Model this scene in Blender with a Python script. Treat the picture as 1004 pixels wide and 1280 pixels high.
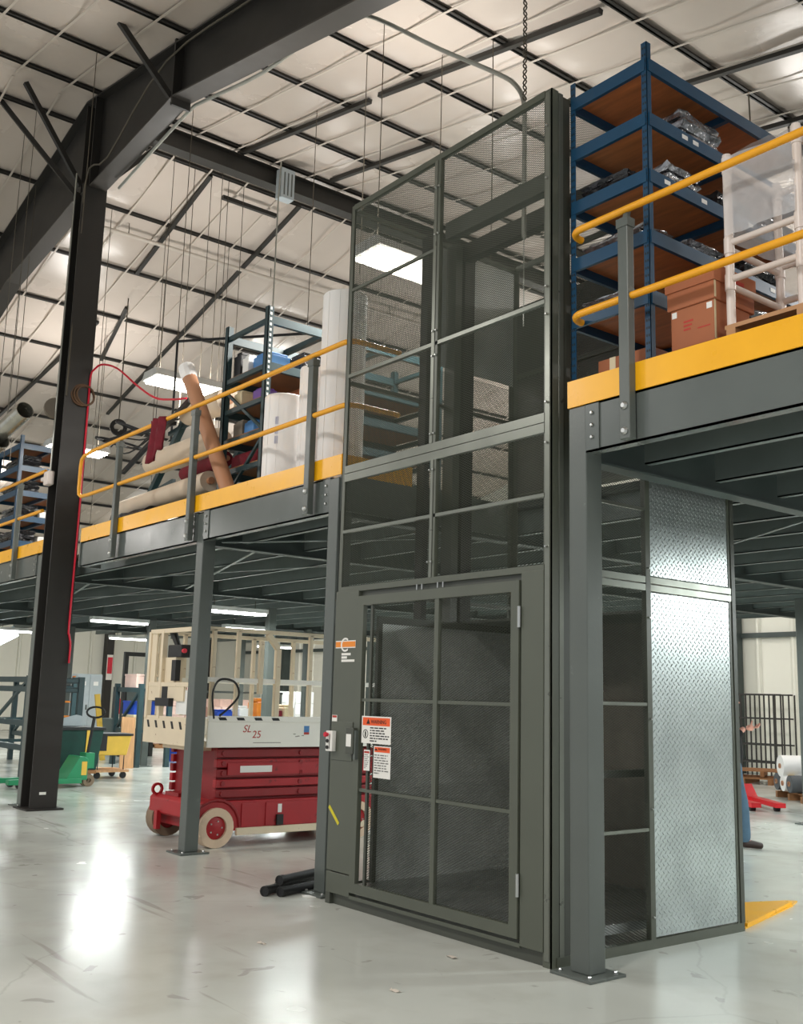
import bpy, bmesh, math, random
import numpy as np
from mathutils import Vector, Matrix
random.seed(7)
R = math.radians
scene = bpy.context.scene
for o in list(bpy.data.objects): bpy.data.objects.remove(o)
COL = scene.collection

# ------------------------------------------------------------------ camera
cam_d = bpy.data.cameras.new('camera'); cam = bpy.data.objects.new('camera', cam_d); COL.objects.link(cam)
F, PITCH, ROLL, YAW = 1292.89, R(10.185), R(1.5354), R(141.8288)
fw = Vector((math.cos(YAW)*math.cos(PITCH), math.sin(YAW)*math.cos(PITCH), math.sin(PITCH)))
r0 = Vector((math.sin(YAW), -math.cos(YAW), 0)); u0 = r0.cross(fw)
rt = math.cos(ROLL)*r0 + math.sin(ROLL)*u0; up = -math.sin(ROLL)*r0 + math.cos(ROLL)*u0
M = Matrix((rt, up, -fw)).transposed().to_4x4(); M.translation = Vector((4.6372, -4.8956, 1.6))
cam.matrix_world = M
cam_d.sensor_fit = 'HORIZONTAL'; cam_d.sensor_width = 36; cam_d.lens = F*36/1004; cam_d.clip_end = 300
scene.camera = cam
# ------------------------------------------------------------------ light
scene.view_settings.view_transform = 'Standard'; scene.view_settings.look = 'None'
scene.view_settings.gamma = 1; scene.view_settings.use_curve_mapping = False
scene.view_settings.exposure = 0.0
scene.cycles.use_denoising = True
scene.cycles.max_bounces = 8; scene.cycles.diffuse_bounces = 4; scene.cycles.glossy_bounces = 4
scene.cycles.transparent_max_bounces = 16; scene.cycles.sample_clamp_indirect = 6
w = bpy.data.worlds.new('daylight'); scene.world = w; w.use_nodes = True
bg = w.node_tree.nodes['Background']; bg.inputs[0].default_value = (.95, .98, 1, 1); bg.inputs[1].default_value = 0.75
def area(name, loc, sx, sy, watts, color=(1, .965, .92), rot=(0, 0, 0)):
    l = bpy.data.lights.new(name, 'AREA'); l.shape = 'RECTANGLE'; l.size = sx; l.size_y = sy; l.energy = watts; l.color = color
    o = bpy.data.objects.new(name, l); COL.objects.link(o); o.location = loc; o.rotation_euler = rot; return o
HIGHBAY = 250; UP = 80; TUBE = 95
# the hall's own high-bay rows (the ones hung outside the picture)
for i, (x, y) in enumerate([(2, -5), (-6, -5.5), (-13, -5.5), (8, -1), (8, 5), (2, 6.5), (-4, 9), (-11, 9), (-18, 9), (-24, 3), (-26, 9), (-4, 14), (-14, 15), (-24, 15), (-30, 6), (-25, -8.7), (-27.5, -9.8)]):
    area('high_bay_down', (x, y, 6.6), .45, 1.2, HIGHBAY)
    if y > 0: area('high_bay_up', (x, y, 6.75), .45, 1.2, UP, rot=(math.pi, 0, 0))

# ------------------------------------------------------------------ helpers
def lin(c):
    f = lambda v: v/12.92 if v <= .04045 else ((v+.055)/1.055)**2.4
    return tuple(f(v/255) for v in c) + (1,)
MATS = {}
def mat(name, rgb, rough=.5, metal=0, var=.12, scale=6, bump=0, bscale=60, emit=0, alpha=1, coat=0, rvar=.1, stretch=None, trans=0, wear=None, spec=.5):
    if name in MATS: return MATS[name]
    m = bpy.data.materials.new(name); m.use_nodes = True; nt = m.node_tree; N = nt.nodes; L = nt.links
    b = N['Principled BSDF']
    tc = N.new('ShaderNodeTexCoord'); src = tc.outputs['Object']
    if stretch:
        mp = N.new('ShaderNodeMapping'); mp.inputs['Scale'].default_value = stretch; L.new(src, mp.inputs[0]); src = mp.outputs[0]
    n = N.new('ShaderNodeTexNoise'); n.inputs['Scale'].default_value = scale; n.inputs['Detail'].default_value = 5; L.new(src, n.inputs['Vector'])
    cr = N.new('ShaderNodeValToRGB'); c = lin(rgb)
    cr.color_ramp.elements[0].position = .25; cr.color_ramp.elements[1].position = .75
    cr.color_ramp.elements[0].color = tuple(v*(1-var) for v in c[:3]) + (1,)
    cr.color_ramp.elements[1].color = tuple(min(1, v*(1+var)) for v in c[:3]) + (1,)
    L.new(n.outputs['Fac'], cr.inputs[0]); out = cr.outputs[0]
    if wear:   # (colour, threshold, scale): worn spots with a shape of their own
        n2 = N.new('ShaderNodeTexNoise'); n2.inputs['Scale'].default_value = wear[2]; n2.inputs['Detail'].default_value = 8; L.new(tc.outputs['Object'], n2.inputs['Vector'])
        r2 = N.new('ShaderNodeMapRange'); r2.inputs[1].default_value = wear[1]; r2.inputs[2].default_value = wear[1]+.06; L.new(n2.outputs['Fac'], r2.inputs[0])
        mx = N.new('ShaderNodeMix'); mx.data_type = 'RGBA'; L.new(r2.outputs[0], mx.inputs[0]); L.new(out, mx.inputs[6]); mx.inputs[7].default_value = lin(wear[0]); out = mx.outputs[2]
    L.new(out, b.inputs['Base Color'])
    mr = N.new('ShaderNodeMapRange'); mr.inputs[3].default_value = max(.02, rough-rvar); mr.inputs[4].default_value = min(1, rough+rvar); L.new(n.outputs['Fac'], mr.inputs[0]); L.new(mr.outputs[0], b.inputs['Roughness'])
    b.inputs['Metallic'].default_value = metal; b.inputs['Alpha'].default_value = alpha; b.inputs['Coat Weight'].default_value = coat
    b.inputs['Transmission Weight'].default_value = trans; b.inputs['Specular IOR Level'].default_value = spec
    if emit:
        b.inputs['Emission Color'].default_value = c; b.inputs['Emission Strength'].default_value = emit
    if bump:
        n3 = N.new('ShaderNodeTexNoise'); n3.inputs['Scale'].default_value = bscale; n3.inputs['Detail'].default_value = 4; L.new(src, n3.inputs['Vector'])
        bp = N.new('ShaderNodeBump'); bp.inputs['Strength'].default_value = bump; bp.inputs['Distance'].default_value = .02; L.new(n3.outputs['Fac'], bp.inputs['Height']); L.new(bp.outputs[0], b.inputs['Normal'])
    MATS[name] = m; return m

def plate_mat(name, rgb, rough, axes='YZ', pitch=.034, metal=.85):
    """galvanised tread plate: raised lozenges, alternating direction"""
    m = bpy.data.materials.new(name); m.use_nodes = True; nt = m.node_tree; N = nt.nodes; L = nt.links; b = N['Principled BSDF']
    tc = N.new('ShaderNodeTexCoord'); sp = N.new('ShaderNodeSeparateXYZ'); L.new(tc.outputs['Object'], sp.inputs[0])
    def mth(op, a, bb=None):
        n = N.new('ShaderNodeMath'); n.operation = op
        for i, v in enumerate((a, bb)):
            if v is None: continue
            if isinstance(v, (int, float)): n.inputs[i].default_value = v
            else: L.new(v, n.inputs[i])
        return n.outputs[0]
    U, V = sp.outputs[axes[0]], sp.outputs[axes[1]]
    k = .7071/pitch
    p = mth('MULTIPLY', mth('ADD', U, V), k); q = mth('MULTIPLY', mth('SUBTRACT', U, V), k)
    fp, fq = mth('FLOOR', p), mth('FLOOR', q)
    par = mth('MODULO', mth('ABSOLUTE', mth('ADD', fp, fq)), 2)
    a = mth('SUBTRACT', mth('SUBTRACT', p, fp), .5); c = mth('SUBTRACT', mth('SUBTRACT', q, fq), .5)
    a2, c2 = mth('MULTIPLY', a, a), mth('MULTIPLY', c, c)
    e1 = mth('ADD', mth('MULTIPLY', a2, 5), mth('MULTIPLY', c2, 45)); e2 = mth('ADD', mth('MULTIPLY', a2, 45), mth('MULTIPLY', c2, 5))
    e = mth('ADD', mth('MULTIPLY', e1, par), mth('MULTIPLY', e2, mth('SUBTRACT', 1, par)))
    h = mth('MAXIMUM', mth('SUBTRACT', 1, e), 0)
    n = N.new('ShaderNodeTexNoise'); n.inputs['Scale'].default_value = 2.2; n.inputs['Detail'].default_value = 7; L.new(tc.outputs['Object'], n.inputs['Vector'])
    cr = N.new('ShaderNodeValToRGB'); cc = lin(rgb); cr.color_ramp.elements[0].position = .35; cr.color_ramp.elements[1].position = .65
    cr.color_ramp.elements[0].color = tuple(v*.72 for v in cc[:3])+(1,); cr.color_ramp.elements[1].color = cc
    L.new(n.outputs['Fac'], cr.inputs[0]); L.new(cr.outputs[0], b.inputs['Base Color'])
    mr = N.new('ShaderNodeMapRange'); mr.inputs[3].default_value = rough+.1; mr.inputs[4].default_value = rough-.08; L.new(n.outputs['Fac'], mr.inputs[0]); L.new(mr.outputs[0], b.inputs['Roughness'])
    b.inputs['Metallic'].default_value = metal
    bp = N.new('ShaderNodeBump'); bp.inputs['Strength'].default_value = .8; bp.inputs['Distance'].default_value = .009; L.new(h, bp.inputs['Height']); L.new(bp.outputs[0], b.inputs['Normal'])
    return m

WL = {}          # world location of every object built
class MB:
    def __init__(s): s.v = []; s.f = []
    def add(s, vs, fs):
        k = len(s.v); s.v += [tuple(p) for p in vs]; s.f += [tuple(i+k for i in f) for f in fs]; return s
    def box(s, x0, x1, y0, y1, z0, z1):
        x0, x1 = min(x0, x1), max(x0, x1); y0, y1 = min(y0, y1), max(y0, y1); z0, z1 = min(z0, z1), max(z0, z1)
        return s.add([(x0,y0,z0),(x1,y0,z0),(x1,y1,z0),(x0,y1,z0),(x0,y0,z1),(x1,y0,z1),(x1,y1,z1),(x0,y1,z1)],
              [(0,3,2,1),(4,5,6,7),(0,1,5,4),(1,2,6,5),(2,3,7,6),(3,0,4,7)])
    def bar(s, p, q, w, h, upv=(0, 0, 1)):
        p, q = Vector(p), Vector(q); d = (q-p).normalized(); u = Vector(upv)
        if abs(d.dot(u)) > .98: u = Vector((1, 0, 0))
        a = d.cross(u).normalized()*w/2; b = a.cross(d).normalized()*h/2
        vs = [p-a-b, p+a-b, p+a+b, p-a+b, q-a-b, q+a-b, q+a+b, q-a+b]
        return s.add(vs, [(0,1,2,3),(7,6,5,4),(0,4,5,1),(1,5,6,2),(2,6,7,3),(3,7,4,0)])
    def tube(s, pts, r, n=10, cap=True):
        pts = [Vector(p) for p in pts]; rr = r if isinstance(r, (list, tuple)) else [r]*len(pts)
        t = [(pts[min(i+1, len(pts)-1)]-pts[max(i-1, 0)]).normalized() for i in range(len(pts))]
        u = Vector((0, 0, 1)) if abs(t[0].z) < .9 else Vector((1, 0, 0)); a = t[0].cross(u).normalized(); k = len(s.v)
        for i, p in enumerate(pts):
            a = (a - t[i]*a.dot(t[i])).normalized(); b = t[i].cross(a)
            for j in range(n):
                g = 2*math.pi*j/n; s.v.append(tuple(p + a*math.cos(g)*rr[i] + b*math.sin(g)*rr[i]))
        for i in range(len(pts)-1):
            for j in range(n):
                j2 = (j+1) % n; s.f.append((k+i*n+j, k+i*n+j2, k+(i+1)*n+j2, k+(i+1)*n+j))
        if cap: s.f.append(tuple(k+j for j in reversed(range(n)))); s.f.append(tuple(k+(len(pts)-1)*n+j for j in range(n)))
        return s
    def ring(s, c, ax, r1, r0, L0, n=20):   # hollow cylinder
        c, ax = Vector(c), Vector(ax).normalized(); u = Vector((0, 0, 1)) if abs(ax.z) < .9 else Vector((1, 0, 0)); a = ax.cross(u).normalized(); b = ax.cross(a); k = len(s.v)
        for (rr, l) in ((r1, -L0/2), (r1, L0/2), (r0, L0/2), (r0, -L0/2)):
            for j in range(n):
                g = 2*math.pi*j/n; s.v.append(tuple(c+ax*l+a*math.cos(g)*rr+b*math.sin(g)*rr))
        for i in range(4):
            for j in range(n):
                j2 = (j+1) % n; i2 = (i+1) % 4; s.f.append((k+i*n+j, k+i*n+j2, k+i2*n+j2, k+i2*n+j))
        return s
    def prism(s, poly, axis, d0, d1):       # poly in the two other axes
        def mk(p, d): return {'X': (d, p[0], p[1]), 'Y': (p[0], d, p[1]), 'Z': (p[0], p[1], d)}[axis]
        n = len(poly)
        return s.add([mk(p, d0) for p in poly]+[mk(p, d1) for p in poly],
              [tuple(range(n)), tuple(reversed(range(n, 2*n)))]+[(i, n+i, n+(i+1) % n, (i+1) % n) for i in range(n)])
    def ibeam(s, p, q, w, h, tf=.014, tw=.01):
        p, q = Vector(p), Vector(q); d = (q-p).normalized(); a = d.cross(Vector((0, 0, 1))).normalized(); b = a.cross(d)
        s.bar(p, q, tw, h-2*tf); s.bar(p+b*(h-tf)/2, q+b*(h-tf)/2, w, tf); s.bar(p-b*(h-tf)/2, q-b*(h-tf)/2, w, tf); return s
    def build(s, name, m, parent=None, smooth=False, bevel=0, label=None, kind=None, recalc=True):
        a = np.array(s.v, dtype=float); lo, hi = a.min(0), a.max(0)
        c = np.array([(lo[0]+hi[0])/2, (lo[1]+hi[1])/2, lo[2]])
        me = bpy.data.meshes.new(name); me.from_pydata((a-c).tolist(), [], s.f)
        if recalc:
            bm = bmesh.new(); bm.from_mesh(me); bmesh.ops.recalc_face_normals(bm, faces=bm.faces); bm.to_mesh(me); bm.free()
        if smooth:
            me.polygons.foreach_set('use_smooth', [True]*len(me.polygons))
            try: me.set_sharp_from_angle(angle=R(38))
            except Exception: pass
        me.materials.append(m if not isinstance(m, str) else MATS[m])
        o = bpy.data.objects.new(name, me); COL.objects.link(o)
        pw = WL[parent.name] if parent else np.zeros(3)
        o.location = (c-pw).tolist(); WL[o.name] = c
        if parent: o.parent = parent
        if bevel:
            bv = o.modifiers.new('bevel', 'BEVEL'); bv.width = bevel; bv.segments = 2; bv.limit_method = 'ANGLE'
        if label: o['label'] = label
        if kind: o['kind'] = kind
        return o
def B(name, m, parent, *a, **k): return MB().box(*a).build(name, m, parent, **k)
def tag(o, label, cat, group=None):
    o['label'] = label; o['category'] = cat
    if group: o['group'] = group
    return o
def empty(name, loc, label, cat, group=None):
    o = bpy.data.objects.new(name, None); COL.objects.link(o); o.location = loc; o.empty_display_size = .2; WL[o.name] = np.array(loc, float)
    return tag(o, label, cat, group)
def text(s, size, org, ud, vd, m, parent, name='lettering', shear=0, ext=.0008):
    cu = bpy.data.curves.new('t', 'FONT'); cu.body = s; cu.size = size; cu.extrude = ext; cu.shear = shear
    t = bpy.data.objects.new('t', cu); COL.objects.link(t); bpy.context.view_layer.update()
    me = bpy.data.meshes.new_from_object(t.evaluated_get(bpy.context.evaluated_depsgraph_get())); bpy.data.objects.remove(t)
    U, V = Vector(ud), Vector(vd); N_ = U.cross(V); mb = MB()
    mb.add([Vector(org)+U*v.co.x+V*v.co.y+N_*v.co.z for v in me.vertices], [tuple(p.vertices) for p in me.polygons])
    return mb.build(name, m, parent, recalc=False)
def curve(pts, n=6):
    P_ = [Vector(p) for p in pts]; P_ = [2*P_[0]-P_[1]] + P_ + [2*P_[-1]-P_[-2]]; out = []
    for i in range(1, len(P_)-2):
        a, b, c, d = P_[i-1:i+3]
        for k in range(n):
            t = k/n; out.append(.5*((2*b)+(c-a)*t+(2*a-5*b+4*c-d)*t*t+(3*b-a-3*c+d)*t**3))
    return out+[P_[-2]]
def bolt(p, ax, r, parent, m='bolt_steel', name='bolt'):
    p, ax = Vector(p), Vector(ax); return MB().tube([p, p+ax*.008, p+ax*.014], [r, r, r*.7], n=6).build(name, m, parent)
def expanded(mb, org, ud, vd, wd, ht, cw=.036, ch=.0175, sw=.0031):
    U, V = np.array(ud, float), np.array(vd, float); O = np.array(org, float); Nn = np.cross(U, V)
    nu = int(wd/(cw/2)); nv = int(ht/(ch/2)); k0 = len(mb.v)
    us = np.linspace(0, wd, nu+1); i = np.arange(nu+1)
    allv = []
    for r in range(nv+1):
        v = np.clip(r*ht/nv + ch/4*np.where((i+r) % 2 == 0, 1, -1), sw/2, ht-sw/2)
        for sgn in (-1, 1):
            allv.append(O + us[:, None]*U + (v+sgn*sw/2)[:, None]*V + Nn*(sgn*.0013))
    mb.v += [tuple(p) for blk in allv for p in blk.tolist()]
    n = nu+1
    for r in range(nv+1):
        a = k0+2*r*n; b = a+n
        mb.f += [(a+j, a+j+1, b+j+1, b+j) for j in range(nu)]
    return mb
def copy_part(o, loc, parent):
    c = o.copy(); COL.objects.link(c); c.parent = parent; c.location = loc; return c

# ------------------------------------------------------------------ materials
mat('bolt_steel', (190, 192, 190), .3, .9)
mat('grey_paint', (90, 96, 92), .33, 0, .08, 2, bump=.03, wear=((120, 125, 122), .7, 9))
mat('fascia_paint', (92, 98, 95), .22, 0, .1, 1.5, wear=((125, 128, 126), .72, 5))
mat('dark_green_steel', (62, 72, 70), .5, 0, .15, 3)
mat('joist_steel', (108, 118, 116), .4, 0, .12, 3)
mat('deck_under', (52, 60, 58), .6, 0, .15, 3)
mat('olive_paint', (86, 90, 79), .38, 0, .08, 2, wear=((104, 107, 98), .72, 8))
mat('olive_dark', (70, 73, 65), .42, 0, .1, 3)
mat('mesh_steel', (84, 88, 78), .4, .15, .12, 8)
mat('frame_light', (118, 121, 112), .3, .45, .1, 4)
mat('safety_yellow', (252, 182, 18), .3, 0, .06, 4, wear=((215, 150, 30), .74, 7))
mat('rail_yellow', (246, 172, 30), .35, 0, .07, 6)
mat('black_steel', (38, 36, 33), .5, 0, .15, 2)
mat('purlin_steel', (44, 42, 38), .5, 0, .15, 3)
mat('strap_white', (206, 196, 184), .5, 0, .05)
mat('conduit', (176, 178, 170), .35, .6, .1)
mat('wire', (92, 86, 74), .5, .3)
mat('black_rubber', (26, 26, 28), .55)
mat('blue_steel', (12, 66, 98), .36, 0, .12, 3, wear=((60, 96, 130), .72, 12))
mat('plywood', (188, 118, 70), .6, 0, .28, 2.5, stretch=(1, 7, 1))
mat('cardboard', (170, 104, 70), .75, 0, .07, 5)
mat('white_label', (238, 238, 234), .5, 0, .02)
mat('red_ink', (186, 58, 44), .6)
mat('clear_wrap', (150, 152, 156), .12, .7, .6, 16, bump=1, bscale=22)
mat('dark_wrap', (52, 53, 56), .14, .4, .5, 14, bump=.9, bscale=24)
mat('pvc', (226, 214, 206), .35, 0, .04)
mat('white_roll', (248, 246, 244), .6, 0, .05, 3, stretch=(1, 1, .3), bump=.15, bscale=14)
mat('brown_roll', (142, 112, 92), .65, 0, .25, 4, stretch=(3, 3, .4))
mat('tan_tube', (186, 134, 100), .6, 0, .08, 3)
mat('beige_roll', (222, 206, 184), .65, 0, .06, 3)
mat('rack_teal', (38, 62, 66), .45, 0, .12, 4)
mat('maroon_cloth', (112, 18, 34), .85, 0, .2, 12, bump=.3, bscale=30)
mat('lift_white', (250, 247, 238), .45, 0, .04, 2, wear=((168, 128, 88), .72, 14))
mat('lift_cream', (228, 212, 184), .5, 0, .07, 3, wear=((150, 104, 68), .7, 16))
mat('lift_red', (168, 28, 36), .45, 0, .12, 3, wear=((120, 22, 26), .66, 9))
mat('lift_dark_red', (140, 24, 30), .5, 0, .15, 3)
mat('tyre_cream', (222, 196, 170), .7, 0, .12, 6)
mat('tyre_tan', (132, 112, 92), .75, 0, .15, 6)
mat('wall_panel', (226, 227, 216), .5, 0, .03, 1)
mat('locker_grey', (176, 186, 190), .4, 0, .05)
mat('jack_green', (36, 138, 92), .4, 0, .1, 4)
mat('dark_green_canvas', (24, 62, 54), .8, 0, .2, 8)
mat('tub_yellow', (226, 184, 70), .55, 0, .08)
mat('wood', (196, 148, 104), .65, 0, .18, 3, stretch=(1, 6, 1))
mat('pallet_wood', (150, 104, 66), .75, 0, .22, 4)
mat('bucket_blue', (28, 74, 182), .4)
mat('jack_red', (206, 24, 34), .4, 0, .1)
mat('dark_roll', (84, 88, 92), .7)
mat('skin', (234, 172, 152), .5, 0, .05)
mat('jeans', (84, 112, 134), .85, 0, .15, 14)
mat('black_cloth', (28, 28, 30), .8)
mat('shoe_brown', (52, 34, 28), .5)
mat('hair', (58, 40, 28), .6)
mat('orange_sign', (240, 92, 34), .5, 0, .02)
mat('orange_logo', (238, 140, 40), .5, 0, .02)
mat('sign_white', (240, 238, 232), .45, 0, .02)
mat('ink', (28, 28, 28), .6)
mat('grey_ink', (120, 120, 118), .6)
mat('knob_red', (214, 20, 52), .4)
mat('pink_goods', (218, 184, 172), .7, 0, .14, 5)
mat('shiny_duct', (170, 168, 158), .25, .8, .2)
mat('tape', (222, 206, 168), .4)
mat('sky_blue', (70, 130, 190), .5)
mat('purple', (104, 66, 150), .5)
mat('film', (226, 226, 228), .18, 0, .1, 5, bump=.6, bscale=12, alpha=.42)
mat('tube_glow', (255, 255, 250), .5, 0, 0, emit=11)
mat('bay_glow', (255, 250, 236), .5, 0, 0, emit=22)
mat('housing', (226, 228, 226), .4)
mat('debris', (128, 120, 108), .8)
mat('ceiling_vinyl', (212, 200, 189), .26, 0, .05, .6, bump=.3, bscale=2.2, spec=.5)
PLATE_SIDE = plate_mat('tread_plate_side', (196, 204, 204), .3, 'YZ', .036)
PLATE_BACK = plate_mat('tread_plate_back', (186, 190, 188), .36, 'XZ', .028)
PLATE_IN = plate_mat('tread_plate_inner', (214, 220, 216), .36, 'YZ', .036, .3)
# ------------------------------------------------------------------ floor
def floor_mat():
    m = bpy.data.materials.new('polished_concrete'); m.use_nodes = True; nt = m.node_tree; N = nt.nodes; L = nt.links; b = N['Principled BSDF']
    tc = N.new('ShaderNodeTexCoord')
    def noise(sc, det=6, vec=None, dist=0):
        n = N.new('ShaderNodeTexNoise'); n.inputs['Scale'].default_value = sc; n.inputs['Detail'].default_value = det; n.inputs['Distortion'].default_value = dist
        L.new(vec or tc.outputs['Object'], n.inputs['Vector']); return n.outputs['Fac']
    def ramp(src, p0, p1, c0, c1):
        r = N.new('ShaderNodeValToRGB'); r.color_ramp.elements[0].position = p0; r.color_ramp.elements[1].position = p1
        r.color_ramp.elements[0].color = c0; r.color_ramp.elements[1].color = c1; L.new(src, r.inputs[0]); return r.outputs[0]
    def mix(fac, a, c, k=1):
        x = N.new('ShaderNodeMix'); x.data_type = 'RGBA'; x.inputs[7].default_value = c
        if k != 1:
            mm = N.new('ShaderNodeMath'); mm.operation = 'MULTIPLY'; mm.inputs[1].default_value = k; L.new(fac, mm.inputs[0]); fac = mm.outputs[0]
        L.new(fac, x.inputs[0]); L.new(a, x.inputs[6]); return x.outputs[2]
    base = ramp(noise(.5, 8), .3, .7, lin((188, 191, 184)), lin((208, 211, 204)))
    base = mix(ramp(noise(2.3, 10), .5, .75, (0, 0, 0, 1), (1, 1, 1, 1)), base, lin((176, 174, 164)), .5)
    # scuffs and small dark stains
    base = mix(ramp(noise(4.2, 3, dist=.6), .675, .7, (0, 0, 0, 1), (1, 1, 1, 1)), base, lin((112, 106, 96)), .35)
    mp = N.new('ShaderNodeMapping'); mp.inputs['Rotation'].default_value = (0, 0, .5); mp.inputs['Scale'].default_value = (.35, 5, 1); L.new(tc.outputs['Object'], mp.inputs[0])
    base = mix(ramp(noise(1.2, 6, mp.outputs[0]), .66, .7, (0, 0, 0, 1), (1, 1, 1, 1)), base, lin((150, 146, 136)), .5)
    # hairline cracks
    vo = N.new('ShaderNodeTexVoronoi'); vo.feature = 'DISTANCE_TO_EDGE'; vo.inputs['Scale'].default_value = .42
    nv = N.new('ShaderNodeTexNoise'); nv.inputs['Scale'].default_value = 1.3; nv.inputs['Detail'].default_value = 5; L.new(tc.outputs['Object'], nv.inputs['Vector'])
    ad = N.new('ShaderNodeMix'); ad.data_type = 'RGBA'; ad.inputs[0].default_value = .25; L.new(tc.outputs['Object'], ad.inputs[6]); L.new(nv.outputs['Color'], ad.inputs[7]); L.new(ad.outputs[2], vo.inputs['Vector'])
    ck = ramp(vo.outputs['Distance'], .0, .004, (1, 1, 1, 1), (0, 0, 0, 1))
    base = mix(ck, base, lin((120, 116, 106)), .2)
    L.new(base, b.inputs['Base Color'])
    mr = N.new('ShaderNodeMapRange'); mr.inputs[1].default_value = .2; mr.inputs[2].default_value = .8; mr.inputs[3].default_value = .12; mr.inputs[4].default_value = .3
    L.new(noise(1.6, 3), mr.inputs[0]); L.new(mr.outputs[0], b.inputs['Roughness'])
    bp = N.new('ShaderNodeBump'); bp.inputs['Strength'].default_value = .06; bp.inputs['Distance'].default_value = .02; L.new(noise(1.1, 3), bp.inputs['Height']); L.new(bp.outputs[0], b.inputs['Normal'])
    b.inputs['Specular IOR Level'].default_value = .5
    return m
floor = MB().box(-36.2, 14, -14, 18.2, -.2, 0).build('floor', floor_mat()); floor['kind'] = 'structure'; floor['label'] = 'polished grey concrete warehouse floor'

# ------------------------------------------------------------------ ceiling
XR, ZR = -9.9, 10.6
def zr(x): return ZR - .195*(x-XR) if x > XR else ZR + .22*(x-XR)
Y0, Y1 = -14, 18.2
PR = [-9.45, -8.05] + [-6.5+1.55*i for i in range(14)]
PL = [-10.45-1.66*i for i in range(16)]
roof = MB().prism([(-36.3, zr(-36.3)+.2), (XR, ZR+.2), (14.2, zr(14.2)+.2), (14.2, zr(14.2)+.26), (XR, ZR+.28), (-36.3, zr(-36.3)+.26)], 'Y', Y0, Y1).build('ceiling', mat('roof_sheet', (190, 186, 178), .5))
roof['kind'] = 'structure'; roof['label'] = 'white vinyl insulated gable ceiling with dark purlins and straps'
XS = sorted(PL+PR); rr = random.Random(3)
SP = .7; ny = int((Y1-Y0)/SP)
for a, c in zip(XS[:-1], XS[1:]):
    mb = MB(); nx = 7; sub = 4; NY = ny*sub
    amp = [[rr.uniform(.3, 1.15) for _ in range(ny+1)] for _ in range(2)]
    for j in range(NY+1):
        y = Y0+(Y1-Y0)*j/NY; cell = min(j//sub, ny); v = (j % sub)/sub
        for i in range(nx+1):
            u = i/nx; x = a+(c-a)*u
            sag = (.05*amp[0][cell]*math.sin(math.pi*u)**.8)*(.8+.2*math.sin(math.pi*v)**2) + .018*amp[1][cell]*math.sin(2*math.pi*u)*math.sin(math.pi*v)
            mb.v.append((x, y, zr(x)-.035-sag))
    n = nx+1
    mb.f = [(j*n+i, j*n+i+1, (j+1)*n+i+1, (j+1)*n+i) for j in range(NY) for i in range(nx)]
    mb.build('insulation_panel', 'ceiling_vinyl', roof, smooth=True)
for x in XS:
    mb = MB(); z = zr(x)
    mb.box(x-.012, x+.012, Y0, Y1, z-.1, z+.1); mb.box(x-.03, x+.045, Y0, Y1, z-.1, z-.088); mb.box(x-.085, x+.012, Y0, Y1, z+.085, z+.1)
    mb.build('purlin', 'purlin_steel', roof)
k = 0; y = 1.86-.7*22
while y < Y1-.1:
    if y > Y0:
        for (xa, xb) in ((XR+.05, 14), (XR-.05, -36)):
            mb = MB(); mb.bar((xa, y, zr(xa)-.108), (xb, y, zr(xb)-.108), .032, .006); mb.build('strap', 'strap_white', roof)
    y += .7
# dark bridging bars that run down the slope under the purlins
for p, q in [((-9.6, 2.66), (-6.0, 2.72)), ((-5.75, 2.7), (-1.98, 2.85)), ((-9.2, 4.25), (-6.4, 4.2)), ((-2.3, 4.7), (1.5, 4.75)), ((-2.5, 6.3), (2, 6.1)),
             ((-13.7, 2.75), (-10.45, 2.6)), ((-19.5, 4.7), (-10.4, 4.38)), ((-24, 2.2), (-15.65, 2.8)), ((-17.1, 3.5), (-14.9, 3.1))]:
    MB().bar((p[0], p[1], zr(p[0])-.13), (q[0], q[1], zr(q[0])-.13), .07, .06).build('bridging_bar', 'purlin_steel', roof)
MB().bar((-10.75, 3.0, 10.2), (-10.75, 4.1, 10.2), .07, .07).build('bridging_bar', 'purlin_steel', roof)

# ------------------------------------------------------------------ walls
wl = MB().box(-36.3, -36.12, -14, 18.2, 0, 4.9).build('wall_left', 'wall_panel'); wl['kind'] = 'structure'; wl['label'] = 'far cream ribbed metal wall under the mezzanine'
wb = MB().prism([(-36.3, 0), (14, 0), (14, zr(14)+.19), (XR, ZR+.19), (-36.3, zr(-36.3)+.19)], 'Y', 18.12, 18.2).build('wall_back', 'wall_panel'); wb['kind'] = 'structure'; wb['label'] = 'cream ribbed metal back wall'
pm = None
for i in range(20):
    y = -1+i*.95
    if pm is None:
        pm = MB().prism([(y, -36.12), (y, -36.06), (y+.06, -36.04), (y+.1, -36.09), (y+.9, -36.09), (y+.95, -36.12)], 'Z', 0.02, 4.8)
        pm.v = [(b_, a_, c_) for a_, b_, c_ in pm.v]; pm = pm.build('wall_panel', 'wall_panel', wl); L0 = pm.location.copy()
    else: copy_part(pm, L0+Vector((0, i*.95, 0)), wl)
pm = None
for i in range(52):
    x = -35.8+i*.95
    if pm is None:
        pm = MB().prism([(x, 18.12), (x, 18.04), (x+.06, 18.04), (x+.1, 18.1), (x+.9, 18.1), (x+.95, 18.12)], 'Z', 0.02, 4.75).build('wall_panel', 'wall_panel', wb); L0 = pm.location.copy()
    else: copy_part(pm, L0+Vector((i*.95, 0, 0)), wb)
for yy in (4.2, 11.9, 16.5):
    MB().box(-36.05, -35.7, yy, yy+.3, 0, 5).build('wall_column', 'black_steel', wl)
for xx in (-10.9, -18.5, -26, -32):
    MB().box(xx, xx+.35, 17.75, 18.05, 0, 7.5).build('wall_column', 'dark_green_steel', wb)
MB().box(-35.7, 8, 17.98, 18.06, 3.3, 3.42).build('wall_girt', 'dark_green_steel', wb)

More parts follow.
